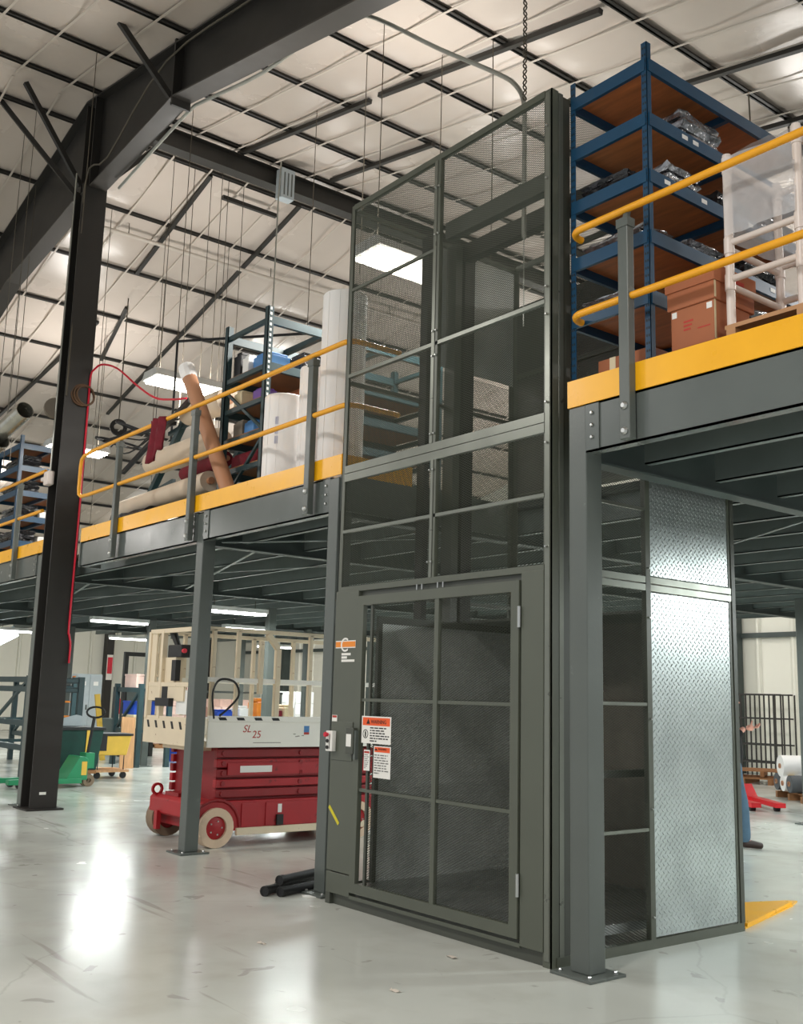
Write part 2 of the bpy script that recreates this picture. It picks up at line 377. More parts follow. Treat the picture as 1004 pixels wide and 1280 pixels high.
# ------------------------------------------------------------------ steel portal frame
fr = empty('portal_frame', (-9.68, .27, 0), 'dark steel building column with haunched roof rafter, left of the lift', 'column')
c = MB(); c.box(-9.52, -9.5, .08, .45, .02, 8.96); c.box(-9.86, -9.84, .08, .45, .02, 8.96); c.box(-9.84, -9.52, .258, .272, .02, 8.96); c.build('column', 'black_steel', fr, bevel=.003)
B('base_plate', 'black_steel', fr, -9.95, -9.42, .02, .52, 0, .022)
TR = lambda x: zr(x)-.12
def rafter(name, xs, bot):
    web = [(x, TR(x)) for x in xs] + list(reversed(bot))
    MB().prism(web, 'Y', .293, .307).build(name+'_web', 'black_steel', fr)
    f = MB()
    for p, q in zip(bot[:-1], bot[1:]): f.bar((p[0], .3, p[1]), (q[0], .3, q[1]), .26, .022)
    f.build(name+'_bottom_flange', mat('flange_grey', (66, 63, 59), .45), fr)
    f = MB(); xs2 = [xs[0], xs[-1]]; f.bar((xs2[0], .3, TR(xs2[0])), (xs2[1], .3, TR(xs2[1])), .26, .022); f.build(name+'_top_flange', 'black_steel', fr)
rafter('rafter', [XR, 9], [(XR, 8.93), (-9.4, 8.95), (-6.81, 9.12), (9, 9.12-.225*15.81)])
rafter('rafter', [XR, -30], [(XR, 8.93), (-10.2, 8.95), (-13.17, 8.6), (-14.5, 8.2), (-30, TR(-30)-.7)])
B('splice_plate', 'black_steel', fr, -6.83, -6.79, .17, .43, 9.0, 9.95)
B('stiffener_plate', 'black_steel', fr, -9.52, -9.5, .17, .43, 8.95, 10.4)
B('stiffener_plate', 'black_steel', fr, -9.86, -9.84, .17, .43, 8.95, 10.4)
for p, q in [((-7.05, -.5, 10.0), (-6.9, .25, 9.1)), ((-9.95, -.75, 10.45), (-9.9, .18, 9.1)), ((-10.6, -.9, 10.4), (-10.1, .18, 9.05)), ((-9.9, 1.5, 10.35), (-9.6, .45, 9.1)), ((-12.0, 1.3, 10.05), (-10.6, .4, 9.0))]:
    MB().bar(p, q, .07, .07).build('brace', 'black_steel', fr)
rb = MB().ibeam((-9.6, .31, 10.2), (-9.6, 18, 10.2), .22, .32).build('ridge_beam', mat('ridge_steel', (48, 46, 42), .45)); tag(rb, 'dark horizontal steel beam running back under the roof ridge', 'beam')

# ------------------------------------------------------------------ mezzanine
DZ, FB = 3.5, 3.18      # deck level, bottom of the edge beam
YL, YRT = .12, .02      # front planes, left and right of the lift
mz = empty('mezzanine', (-11, 5, 0), 'grey steel mezzanine floor on square columns with yellow toe boards', 'mezzanine')
d = MB()
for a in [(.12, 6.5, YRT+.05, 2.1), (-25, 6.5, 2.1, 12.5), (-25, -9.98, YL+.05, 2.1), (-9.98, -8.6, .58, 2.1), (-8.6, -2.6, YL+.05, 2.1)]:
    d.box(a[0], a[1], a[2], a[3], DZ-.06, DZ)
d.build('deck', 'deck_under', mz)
def channel(x0, x1, y, parent=mz, m='joist_steel', name='joist', z0=FB+.02, z1=DZ-.06):
    mb = MB(); mb.box(x0, x1, y-.006, y+.006, z0, z1); mb.box(x0, x1, y-.006, y+.06, z0, z0+.01); mb.box(x0, x1, y-.006, y+.06, z1-.01, z1); return mb.build(name, m, parent)
GX = [.21, -2.69, -5.2, -10.15, -16.7, -21.5]
i = 0; y = .62
while y < 12.4:
    segs = [(-24.9, -21.55), (-21.45, -16.75), (-16.65, -10.2), (-10.1, -5.25), (-5.15, -2.75), (.28, 6.4)]
    if y > 2.05: segs.insert(5, (-2.65, .14))
    for a, c in segs:
        if -10.3 < a and c < -5 and y < .6: continue
        channel(a, c, y)
    y += .8
for gx in GX:
    yy = YRT+.15 if gx > 0 else YL+.16
    MB().ibeam((gx, yy, (FB+DZ-.06)/2-.02), (gx, 12.45, (FB+DZ-.06)/2-.02), .13, DZ-.06-FB+.05).build('girder', 'dark_green_steel', mz)
# thin cross bracing rods under the deck
for p, q in [((-5.1, .35), (-2.9, 1.9)), ((-5.1, 1.9), (-2.9, .35)), ((-10.0, .9), (-5.3, 2.4)), ((-10.0, 2.4), (-5.3, .9)), ((-16.6, 1.0), (-10.3, 2.6)), ((-16.6, 2.6), (-10.3, 1.0)), ((.4, 2.9), (-2.5, 4.6))]:
    MB().bar((p[0], p[1], FB-.005), (q[0], q[1], FB-.005), .035, .012).build('bracing_strap', 'joist_steel', mz)
def mcol(x, y, s=.15, top=FB, plate=.32):
    mb = MB(); mb.box(x-s/2, x+s/2, y-s/2, y+s/2, .018, top); c_ = mb.build('column', 'grey_paint', mz, bevel=.008)
    MB().box(x-plate/2, x+plate/2, y-plate/2, y+plate/2, 0, .018).build('base_plate', 'grey_paint', c_, bevel=.003)
    for sx in (-1, 1):
        for sy in (-1, 1): bolt((x+sx*plate*.36, y+sy*plate*.36, .018), (0, 0, 1), .014, c_)
    return c_
mcol(.21, .095, top=DZ); mcol(-2.7, .19, top=DZ-.02); mcol(-5.22, .22, top=DZ-.02); mcol(-10.12, .22, top=DZ-.02)
for (x, y) in [(-16.75, 5), (-11.9, 5.1), (-16.6, 9), (-21.5, 5), (-3.55, 9.0), (-11, 10), (-21.5, 10), (.21, 6)]: mcol(x, y)
# the edge beams (channels, web outwards)
def edge(x0, x1, yf):
    mb = MB(); mb.box(x0, x1, yf, yf+.012, FB, DZ); mb.box(x0, x1, yf, yf+.09, FB, FB+.014); mb.box(x0, x1, yf, yf+.09, DZ-.014, DZ)
    return mb.build('edge_beam', 'fascia_paint', mz)
edge(.285, 6.5, YRT); edge(-5.145, -2.775, YL+.02); edge(-8.55, -5.295, YL+.02); edge(-10.04, -9.95, YL+.02); edge(-15.5, -10.2, YL+.02); edge(-25, -15.5, YL+.02)
def splice(x0, x1, yf):
    o_ = B('connection_plate', 'fascia_paint', mz, x0, x1, yf-.01, yf, FB+.01, DZ-.01)
    return o_
for (x, yf, s) in [(.345, YRT, 1), (-2.84, YL+.02, -1), (-5.08, YL+.02, 1), (-5.36, YL+.02, -1), (-10.27, YL+.02, -1)]:
    splice(x-.055, x+.055, yf)
    for zz in (FB+.09, FB+.17, FB+.25): bolt((x, yf-.01, zz), (0, -1, 0), .013, mz)
MB().box(-8.57, -8.54, YL, YL+.3, FB, DZ+.18).build('end_plate', 'fascia_paint', mz)
# toe boards
def toe(x0, x1, yf): return MB().box(x0, x1, yf-.006, yf+.004, DZ, DZ+.18).build('toe_board', 'safety_yellow', mz)
toe(.135, 6.5, YRT-.005); toe(-5.3, -2.6, YL); toe(-8.54, -5.3, YL); toe(-25, -9.95, YL)
B('toe_board', 'safety_yellow', mz, .135, .145, YRT, .9, DZ, DZ+.18); B('toe_board', 'safety_yellow', mz, -2.6, -2.59, YL, .9, DZ, DZ+.18)
B('toe_board', 'safety_yellow', mz, -8.55, -8.54, YL, .5, DZ, DZ+.18)
B('corner_angle', 'grey_paint', mz, -2.62, -2.585, YL+.01, 2.1, FB, DZ)

# ------------------------------------------------------------------ railings
def railing(label, posts, rails, yf, loc):
    r_ = empty('guard_rail', loc, label, 'railing')
    for px in posts:
        mb = MB(); mb.box(px-.04, px+.04, yf-.075, yf-.012, FB+.01, DZ+1.12); p_ = mb.build('post', 'grey_paint', r_, bevel=.006)
        B('post_cap', 'grey_paint', p_, px-.046, px+.046, yf-.081, yf-.006, DZ+1.07, DZ+1.13)
        for zz in (FB+.06, DZ-.1): MB().tube([(px, yf-.075, zz), (px, yf-.08, zz), (px, yf-.094, zz)], [.026, .026, .014], n=10).build('bolt', 'bolt_steel', p_)
        MB().bar((px, yf-.045, DZ+1.1), (px, yf-.02, DZ+1.2), .035, .03).build('rail_bracket', 'grey_paint', p_)
    for nm, pts in rails: MB().tube(pts, .024, n=12).build(nm, 'rail_yellow', r_, smooth=True)
    return r_
def bend(x, y, z, sgn, ln=.5, r=.1):     # rail end that turns back into the platform
    return [(x-sgn*(r-r*math.sin(a)), y+r-r*math.cos(a), z) for a in [math.pi/2*i/6 for i in range(6, -1, -1)]]
yr = YRT-.04
def ret(xend, sgn, y, z, far, lns=(.55, .3)):
    pts = [(xend, y+ln, z) for ln in lns]
    pts += [(xend+sgn*(.12-.12*math.cos(a)), y+.12-.12*math.sin(a), z) for a in [math.pi/2*i/6 for i in range(7)]]
    return pts+[(far, y, z)]
railing('yellow guard rail on grey post at the right of the lift, before the blue shelving', [.66, 3.1, 5.5],
        [('top_rail', ret(.17, 1, yr, 4.7, 6.4, (.135,))), ('mid_rail', ret(.17, 1, yr, 4.11, 6.4, (.135,)))], YRT, (.66, YRT, 3.2))
yl = YL-.04
def loop(xn, xf, y):
    return [(xn, y, 4.68), (xf+.35, y, 4.68), (xf+.1, y, 4.66), (xf+.02, y, 4.62), (xf, y, 4.54), (xf, y, 4.24), (xf+.02, y, 4.15), (xf+.1, y, 4.11), (xf+.35, y, 4.1), (xn, y, 4.1)]
railing('long yellow guard rail on grey posts left of the lift, before the fabric rolls', [-3.05, -5.36, -7.38],
        [('top_rail', ret(-2.47, -1, yl, 4.68, -5.4)), ('mid_rail', ret(-2.47, -1, yl, 4.1, -5.4)), ('end_rail', loop(-5.4, -8.66, yl))], YL, (-5.3, YL, 3.2))
railing('far-left yellow guard rail with one grey post beyond the dark building column', [-11.05, -14.2],
        [('top_rail', [(-10.0, yl, 4.68), (-25, yl, 4.68)]), ('mid_rail', [(-10.0, yl, 4.1), (-25, yl, 4.1)])], YL, (-11.05, YL, 3.2))
# ------------------------------------------------------------------ freight lift enclosure
XL, XRT, YB, TOP = -2.42, 0.0, 2.02, 5.88
ev = empty('freight_lift', (-1.21, 1.0, 0), 'tall olive freight lift enclosure of expanded mesh with a mesh gate', 'freight lift')
E_ = lambda nm, m, *a, **k: B(nm, m, ev, *a, **k)
# corner posts (angles)
def angle(x, y, sx, sy, z0, z1, w_=.07, t=.008, m='olive_paint', nm='corner_post'):
    mb = MB(); mb.box(x, x+sx*w_, y, y+sy*t, z0, z1); mb.box(x, x+sx*t, y, y+sy*w_, z0, z1); return mb.build(nm, m, ev)
angle(XRT, 0, -1, 1, 0.0, TOP); angle(XL, 0, 1, 1, .1, TOP, .05); angle(XRT, YB, -1, -1, 0, TOP); angle(XL, YB, 1, -1, 0, TOP)
E_('side_post', 'frame_light', -.012, .002, .075, .115, .02, TOP-.01); E_('side_post', 'olive_dark', -.05, -.006, .115, .19, .02, TOP-.02)
E_('front_strip', 'frame_light', -.055, -.012, -.006, 0, .04, TOP-.02)
# front rails and mullion of the upper mesh
for nm, z0, z1, m in [('rail', 2.44, 2.485, 'olive_paint'), ('rail', 2.935, 2.96, 'frame_light'), ('belt_rail', 3.375, 3.44, 'frame_light'), ('belt_rail', 3.446, 3.51, 'frame_light'), ('rail', 4.285, 4.315, 'frame_light'), ('top_rail', TOP-.05, TOP, 'olive_paint')]:
    E_(nm, m, XL+.05, XRT-.06, -.008, .03, z0, z1)
E_('rail', 'olive_paint', XL+.05, -1.24, -.004, .02, 5.07, 5.095)
E_('mullion', 'frame_light', -1.235, -1.205, -.012, .03, 2.485, 3.375); E_('mullion', 'olive_paint', -1.2, -1.175, -.008, .03, 2.485, 3.375)
E_('mullion', 'frame_light', -1.26, -1.225, -.012, .03, 3.51, TOP-.05); E_('mullion', 'olive_paint', -1.22, -1.19, -.008, .03, 3.51, TOP-.05)
for zz in (2.6, 3.3, 3.58, 4.2, 4.4, 5.2, 5.6):
    for xx in (-1.24, -1.2, -.035): bolt((xx, -.012, zz), (0, -1, 0), .009, ev)
def meshpart(org, ud, vd, w_, h_, parent=ev):
    o_ = expanded(MB(), org, ud, vd, w_, h_).build('expanded_mesh', 'mesh_steel', parent, recalc=False); o_['kind'] = 'stuff'; return o_
for (z0, z1) in [(2.485, 2.935), (2.96, 3.375), (3.51, 4.285), (4.315, TOP-.05)]:
    meshpart((XL+.05, .012, z0), (1, 0, 0), (0, 0, 1), 1.12, z1-z0); meshpart((-1.185, .012, z0), (1, 0, 0), (0, 0, 1), 1.115, z1-z0)
# left and right sides, back
for (y0, y1, z0, z1) in [(.05, .82, 2.48, 4.24), (.05, .82, 4.27, TOP-.05), (.86, 1.98, 2.5, 4.6)]: meshpart((XL+.01, y0, z0), (0, 1, 0), (0, 0, 1), y1-y0, z1-z0)
for (y0, y1, z0, z1) in [(.19, .96, .06, .755), (.19, .96, .775, 1.59), (.19, .96, 1.61, 2.39), (.19, .96, 2.49, 2.96), (.19, .96, 2.98, 3.5), (.19, 1.0, 3.55, 4.7), (.19, 1.0, 4.73, TOP-.05), (1.03, 2.0, 3.55, 4.7), (1.03, 2.0, 4.73, TOP-.05)]: meshpart((-.012, y0, z0), (0, 1, 0), (0, 0, 1), y1-y0, z1-z0)
for z0, z1 in [(2.39, 2.435), (2.445, 2.49), (TOP-.05, TOP), (3.5, 3.55)]:
    E_('side_rail', 'frame_light' if z0 < 3 else 'olive_paint', -.03, .004, .19, 2.0, z0, z1)
for z0 in (.755, 1.59, 2.96): E_('side_rail', 'frame_light', -.025, .002, .19, .96, z0, z0+.022)
E_('side_rail', 'olive_paint', -.025, .002, .19, 2.0, 4.7, 4.73)
for z0 in (2.44, 4.24, TOP-.05): E_('side_rail', 'olive_paint', XL, XL+.03, .05, 2.0, z0, z0+.035)
for z0 in (TOP-.05, 3.5, 4.7): E_('back_rail', 'olive_paint', XL+.05, XRT-.05, YB-.03, YB, z0, z0+.05)
E_('side_rail', 'olive_paint', XL, XL+.03, .05, .45, 0.1, .14)
E_('side_sill', 'olive_paint', -.05, .006, .05, YB, 0, .06)
E_('side_post', 'olive_paint', -.035, .006, .955, 1.005, .06, 3.5); E_('side_post', 'olive_dark', -.03, .008, 1.98, 2.025, .06, 3.5); E_('side_post', 'olive_paint', -.03, .004, 1.0, 1.03, 3.5, TOP)
p1 = MB().box(-.012, -.004, 1.01, 1.975, .07, 2.38).build('tread_plate', PLATE_SIDE, ev, label='galvanised tread plate, lower panel'); p2 = MB().box(-.012, -.004, 1.01, 1.975, 2.5, 3.44).build('tread_plate', PLATE_SIDE, ev)
for yy in (.98,):
    for zz in (.2, .9, 1.5, 2.2, 2.55): bolt((.006, yy, zz), (1, 0, 0), .008, ev)
E_('back_shade_panel', 'olive_dark', XL+.05, XRT-.05, YB-.012, YB-.006, 3.55, 5.45)  # dark sheet added to stand for the shade seen behind the back mesh
# guide mast on the left side
E_('guide_rail', 'olive_dark', XL+.02, XL+.16, 1.1, 1.18, .1, TOP-.06); E_('guide_rail', 'frame_light', XL+.03, XL+.1, 1.18, 1.215, .1, TOP-.08); E_('guide_rail', 'black_steel', XL+.02, XL+.16, 1.215, 1.34, .1, TOP-.06)  # pale middle strip paints the highlight on the dark mast post
E_('guide_rail', 'black_steel', XL+.02, XL+.12, .8, .86, .1, TOP-.06)
MB().box(XL+.03, XL+.038, .88, 1.09, 4.63, TOP-.08).build('tread_plate', PLATE_IN, ev); MB().box(XL+.03, XL+.038, 1.36, 1.97, 4.63, TOP-.08).build('tread_plate', PLATE_IN, ev)
E_('header_beam', 'olive_dark', -1.26, -.07, .11, .19, 5.2, 5.34)
E_('header_beam', 'black_steel', XL+.06, -.07, 1.2, 1.3, 5.68, 5.84)
# hoist chain bits inside
MB().tube([(-.6, 1.6, 5.7), (-.6, 1.6, 4.6), (-.62, 1.62, 4.45)], .008, n=6).build('hoist_cable', 'conduit', ev)
# lower front: jamb sheets, lintel, sill
E_('jamb_panel', 'olive_paint', XL, -2.105, -.012, .06, .25, 2.45, bevel=.004); E_('jamb_panel', 'olive_paint', XL, -2.105, -.012, .06, .085, .243, bevel=.004)
E_('access_cover', 'olive_paint', XL+.012, -2.115, -.02, -.012, 1.1, 1.4, bevel=.002)
E_('jamb_panel', 'olive_paint', -.262, -.06, -.012, .05, .085, 2.45, bevel=.004)
E_('lintel', 'olive_dark', -2.105, -.262, .02, .06, 2.36, 2.44)
E_('sill_beam', 'olive_dark', XL+.03, -.06, .02, .1, .0, .085); E_('foot', 'olive_dark', XL, XL+.06, -.01, .08, 0, .085)
E_('threshold', 'olive_paint', -2.105, -.262, -.01, .06, .075, .1)
# gate
df = MB(); gx0, gx1, gz0, gz1, t = -2.095, -.275, .125, 2.395, .075
df.box(gx0, gx0+t, -.022, .018, gz0, gz1); df.box(gx1-t, gx1, -.022, .018, gz0, gz1); df.box(gx0+t, gx1-t, -.022, .018, gz0, gz0+t); df.box(gx0+t, gx1-t, -.022, .018, gz1-t, gz1)
gate = df.build('gate', 'frame_light', ev, label='framed gate of expanded mesh')
gate.data.materials[0] = MATS['olive_paint']
B('gate_mullion', 'olive_paint', gate, -1.145, -1.1, -.018, .016, gz0+t, gz1-t)
for z0 in (.88, 1.565):
    B('gate_rail', 'olive_paint', gate, gx0+t, -1.145, -.012, .012, z0, z0+.024); B('gate_rail', 'olive_paint', gate, -1.1, gx1-t, -.012, .012, z0, z0+.024)
B('gate_stile', 'olive_dark', gate, -1.935, -1.91, -.01, .01, gz0+t, gz1-t)
for (a, c_) in [(-1.91, -1.145), (-1.1, gx1-t)]:
    for z0, z1 in [(gz0+t, .88), (.904, 1.565), (1.589, gz1-t)]: meshpart((a, 0, z0), (1, 0, 0), (0, 0, 1), c_-a, z1-z0, gate)
for zz in (.45, 2.15): MB().tube([(gx1+.006, -.026, zz-.07), (gx1+.006, -.026, zz+.07)], .012, n=8).build('hinge', 'bolt_steel', gate)
E_('latch_box', 'olive_dark', -2.15, -2.05, -.06, -.012, 1.16, 1.36, bevel=.004)
E_('latch_bracket', 'grey_paint', -2.06, -2.03, -.05, -.02, 1.12, 1.34)
for xx in (-1.36, -1.3, -1.12, -1.06): MB().tube([(xx, -.015, 2.4), (xx, -.015, 2.44)], .007, n=6).build('bolt', 'bolt_steel', ev)
# signs
SU, SV = (1, 0, 0), (0, 0, 1)
def sign(nm, x0, x1, z0, z1, y=-.024, m='sign_white', label=None): return B(nm, m, ev, x0, x1, y-.002, y, z0, z1, label=label)
def warn(s, x0, x1, z0, z1, tri, tx, sz, y=-.0262):
    B('orange_band', 'orange_sign', s, x0, x1, y-.001, y, z0, z1)
    MB().prism([(tri-.022, z0+.012), (tri+.022, z0+.012), (tri, z1-.01)], 'Y', y-.002, y-.001).build('triangle_mark', 'ink', s)
    text('WARNING', sz, (tx, y-.0015, z0+.016), SU, SV, MATS['ink'], s)
s1 = sign('warning_sign', -1.985, -1.615, 1.25, 1.455, label='white and orange warning sign')
warn(s1, -1.972, -1.628, 1.385, 1.445, -1.9, -1.865, .04)
def lines(s, x0, x1, zt, n, dz, th, y=-.0262, m='grey_ink', rs=5):
    rg = random.Random(rs)
    mb = MB()
    for i in range(n):
        x = x0; z = zt-i*dz; end = x1 - (rg.random()*.25*(x1-x0) if i < n-1 else .65*(x1-x0))
        while x < end:
            wd = rg.uniform(.016, .055); mb.box(x, min(x+wd, end), y-.001, y, z-th, z); x += wd+.01
    return mb.build('text_lines', m, s)
lines(s1, -1.875, -1.635, 1.372, 6, .0195, .009, m='ink')
MB().ring((-1.933, -.0268, 1.32), (0, 1, 0), .034, .028, .001).build('ring_mark', 'ink', s1)
MB().prism([(-1.94, 1.297), (-1.926, 1.297), (-1.924, 1.325), (-1.93, 1.343), (-1.942, 1.335)], 'Y', -.0275, -.0265).build('figure_mark', 'ink', s1)
s2 = sign('warning_sign', -1.82, -1.61, 1.0, 1.235)
warn(s2, -1.81, -1.62, 1.19, 1.228, -1.79, -1.765, .022)
lines(s2, -1.81, -1.625, 1.172, 8, .019, .008, rs=9)
s3 = sign('notice_label', -1.945, -1.87, 1.045, 1.2); B('red_band', 'red_ink', s3, -1.94, -1.875, -.0275, -.0262, 1.175, 1.19); lines(s3, -1.938, -1.877, 1.165, 8, .014, .005, rs=2)
s4 = sign('maker_label', -2.395, -2.12, 1.985, 2.045, y=-.0135, label='orange and white maker label'); B('orange_band', 'orange_logo', s4, -2.393, -2.122, -.0166, -.0156, 1.993, 2.037)
text('C', .16, (-2.327, -.0172, 1.957), SU, SV, MATS['sign_white'], s4, 'logo_letter')
mb = MB()
for i, wd in enumerate((.125, .075, .18)): mb.box(-2.31, -2.31+wd, -.0145, -.013, 1.926-i*.026, 1.945-i*.026)
mb.build('white_print', 'sign_white', ev)
s5 = sign('notice_label', -2.41, -2.34, 1.375, 1.45, y=-.0135); B('red_band', 'red_ink', s5, -2.405, -2.345, -.0166, -.0156, 1.43, 1.447)
s6 = E_('control_station', 'sign_white', XL-.005, -2.335, -.06, -.02, 1.165, 1.325, bevel=.004)
MB().tube([(-2.395, -.06, 1.295), (-2.395, -.085, 1.295), (-2.395, -.095, 1.295)], [.012, .022, .016], n=12).build('stop_button', 'knob_red', s6, smooth=True)
for zz in (1.245, 1.195): MB().tube([(-2.395, -.06, zz), (-2.395, -.07, zz)], .015, n=10).build('button', 'ink', s6)
B('face_plate', 'ink', s6, -2.372, -2.365, -.062, -.06, 1.185, 1.3)
B('latch_label', 'sign_white', ev, -2.14, -2.075, -.062, -.06, 1.215, 1.31)
MB().bar((-2.408, -.0135, .735), (-2.27, -.0135, .61), .028, .002, (0, 1, 0)).build('paint_smear', mat('smear_yellow', (214, 200, 40), .5), ev)
# the carriage parked at floor level
cg = empty('lift_carriage', (-1.2, 1.0, .1), 'galvanised tread plate carriage parked at floor level inside the lift', 'lift car')
MB().box(-2.2, -.12, .14, 1.95, .1, .16).build('platform', PLATE_BACK, cg)
for (z0, z1) in [(.16, .905), (.905, 1.565), (1.565, 2.2)]: MB().box(-2.21, -2.2, .3, 1.95, z0, z1).build('side_plate', PLATE_IN, cg)
B('side_rail', 'olive_dark', cg, -2.215, -2.18, .3, 1.96, 2.2, 2.26); B('side_post', 'olive_dark', cg, -2.215, -2.18, .26, .3, .16, 2.26); B('side_post', 'olive_dark', cg, -2.215, -2.18, 1.93, 1.97, .16, 2.26)
MB().box(-2.2, -.16, 1.94, 1.95, .16, 2.26).build('back_plate', mat('brown_sheet', (108, 102, 92), .45), cg)
B('overhead_panel', 'olive_dark', cg, -2.21, -.15, 1.2, 1.95, 2.26, 2.28)
B('side_post', 'olive_dark', cg, -.2, -.14, .5, .56, .16, 2.26); B('side_post', 'olive_dark', cg, -.2, -.14, 1.88, 1.94, .16, 2.26); B('side_rail', 'olive_dark', cg, -.19, -.15, .56, 1.88, 1.1, 1.15)
# ------------------------------------------------------------------ lamps
def highbay(x, y, z, label):
    t_ = empty('high_bay_lamp', (x, y, z), label, 'lamp')
    MB().prism([(x-.28, z), (x+.28, z), (x+.2, z+.13), (x-.2, z+.13)], 'Y', y-.62, y+.62).build('housing', 'housing', t_)
    for i in range(4):
        xx = x-.2+i*.133; MB().tube([(xx, y-.58, z-.02), (xx, y+.58, z-.02)], .03, n=8).build('fluorescent_tube', 'bay_glow', t_, smooth=True)
    for yy in (y-.45, y+.45): MB().tube([(x, yy, z+.13), (x, yy, zr(x)-.1)], .006, n=5).build('hanger_wire', 'wire', t_)
    area('high_bay_light', (x, y, z-.07), .45, 1.2, HIGHBAY); area('high_bay_uplight', (x, y, z+.2), .45, 1.2, UP, rot=(math.pi, 0, 0))
highbay(-4.2, 2.05, 6.5, 'glowing high bay lamp seen through the lift mesh')
highbay(-10.3, 2.3, 6.5, 'glowing high bay lamp above the leaning tan cardboard tube')
highbay(-16.1, 2.75, 6.5, 'farthest glowing high bay lamp, right of the dark building column')
def tubelamp(x, y, label, z=2.97, ln=1.22, k=1):
    t_ = empty('tube_lamp', (x, y, z), label, 'lamp', 'tube lamps under the mezzanine')
    B('housing', 'housing', t_, x-.11, x+.11, y-ln/2, y+ln/2, z+.02, z+.09)
    for xx in (x-.06, x+.06): MB().tube([(xx, y-ln/2+.02, z), (xx, y+ln/2-.02, z)], .02, n=8).build('fluorescent_tube', 'tube_glow', t_, smooth=True)
    for yy in (y-.4, y+.4): MB().tube([(x, yy, z+.09), (x, yy, 3.2)], .006, n=5).build('hanger', 'wire', t_)
    area('tube_light', (x, y, z-.05), .2, 1.2, TUBE*k, (.92, 1, .98))
for x, y, lb in [(-15.7, 3.8, 'tube lamp left of the nearer bare mezzanine column, above the lockers'), (-11.2, 3.95, 'bright tube lamp just above the scissor lift guard rails'), (-15.2, 6.55, 'tube lamp behind the scissor lift, second from the front'),
                 (-21.6, 3.7, 'tube lamp at the far left edge above the dark rack'), (-21.8, 11.3, 'small distant tube lamp at the scissor lift rail corner'), (-22.1, 6.9, 'small distant tube lamp above the tall mast truck')]: tubelamp(x, y, lb)
for x, y, lb in [(2.6, 5.3, 'nearer tube lamp under the right mezzanine, mirrored in the tread plate'), (3.3, 6.6, 'farther tube lamp under the right mezzanine, mirrored in the tread plate')]: tubelamp(x, y, lb, k=2.2)
for x, y in [(-4.5, 5.5), (-2, 8.5), (-7, 8), (-8, 3.6), (-12, 9), (-19, 10)]: area('tube_light', (x, y, 2.95), .2, 1.2, TUBE, (.92, 1, .98))

# ------------------------------------------------------------------ scissor lift
sl = empty('scissor_lift', (-6, 1.65, 0), 'red and white scissor lift platform parked under the mezzanine', 'scissor lift')
S = lambda nm, m, *a, **k: B(nm, m, sl, *a, **k)
x0, x1, ya, yb = -6.6, -5.4, .42, 2.85
ch = MB()
ch.prism([(ya, .28), (ya+.03, .26), (ya+.42, .16), (ya+.45, .16), (ya+.5, .16), (yb, .16), (yb, .47), (ya+.04, .47), (ya, .43)], 'X', x0, x1); 
ch.build('chassis', 'lift_red', sl, bevel=.01)
for xx in (x1,):
    mb = MB()     # wheel arch rim
    pts = [(xx+.006, .61+.29*math.cos(a), .2+.29*math.sin(a)) for a in [math.pi*i/10 for i in range(11)]]
    mb.tube(pts, .018, n=6); mb.build('wheel_arch', 'lift_dark_red', sl)
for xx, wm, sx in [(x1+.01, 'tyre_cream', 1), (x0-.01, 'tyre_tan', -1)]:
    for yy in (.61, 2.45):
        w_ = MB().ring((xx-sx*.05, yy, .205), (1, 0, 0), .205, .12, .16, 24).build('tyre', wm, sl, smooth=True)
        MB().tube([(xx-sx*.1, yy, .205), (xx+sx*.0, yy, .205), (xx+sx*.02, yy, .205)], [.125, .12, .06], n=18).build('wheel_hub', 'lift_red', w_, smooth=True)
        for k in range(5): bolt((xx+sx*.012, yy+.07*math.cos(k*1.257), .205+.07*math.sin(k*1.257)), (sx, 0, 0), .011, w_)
S('steer_arm', 'lift_dark_red', x0+.05, x1-.3, .5, .58, .16, .26); S('steer_link', 'lift_red', x0+.2, x0+.27, ya-.03, ya+.02, .1, .3)
S('skirt_rail', 'lift_cream', x1-.01, x1+.03, .86, yb, .115, .19, bevel=.006)
S('tray_door', 'lift_red', x1, x1+.012, 1.22, 2.2, .2, .44); S('tray_door', 'lift_red', x1, x1+.012, .92, 1.12, .2, .44)
S('decal', 'white_label', x1+.012, x1+.014, 1.37, 1.42, .33, .42); S('tray_latch', 'ink', x1+.012, x1+.04, 1.35, 1.43, .2, .31)
for xx in (x0+.12, x1-.2):
    MB().ring((xx, ya+.03, .52), (1, 0, 0), .07, .042, .03, 16).build('tow_lug', 'lift_red', sl)
S('tow_bracket', 'lift_dark_red', x0+.28, x0+.6, ya+.05, ya+.2, .47, .51)
# folded scissor stack
for i in range(5):
    z = .5+i*.105; 
    for xx in (x1-.12, x0+.05):
        mb = MB(); mb.box(xx, xx+.07, .62, 2.72, z, z+.085); o_ = mb.build('scissor_arm', 'lift_red' if i % 2 else 'lift_dark_red', sl, bevel=.008)
        for yy in (.7, 1.68, 2.65): MB().tube([(xx+.07, yy, z+.043), (xx+.085, yy, z+.043)], .025, n=10).build('pivot_pin', 'lift_dark_red', o_)
S('stack_cover', 'lift_red', x1-.05, x1-.035, .75, 2.7, .735, .86); S('notice_plate', 'white_label', x1-.035, x1-.033, .9, 1.3, .76, .83)
S('stack_core', 'lift_dark_red', x0+.122, x1-.122, .66, 2.7, .47, 1.02)
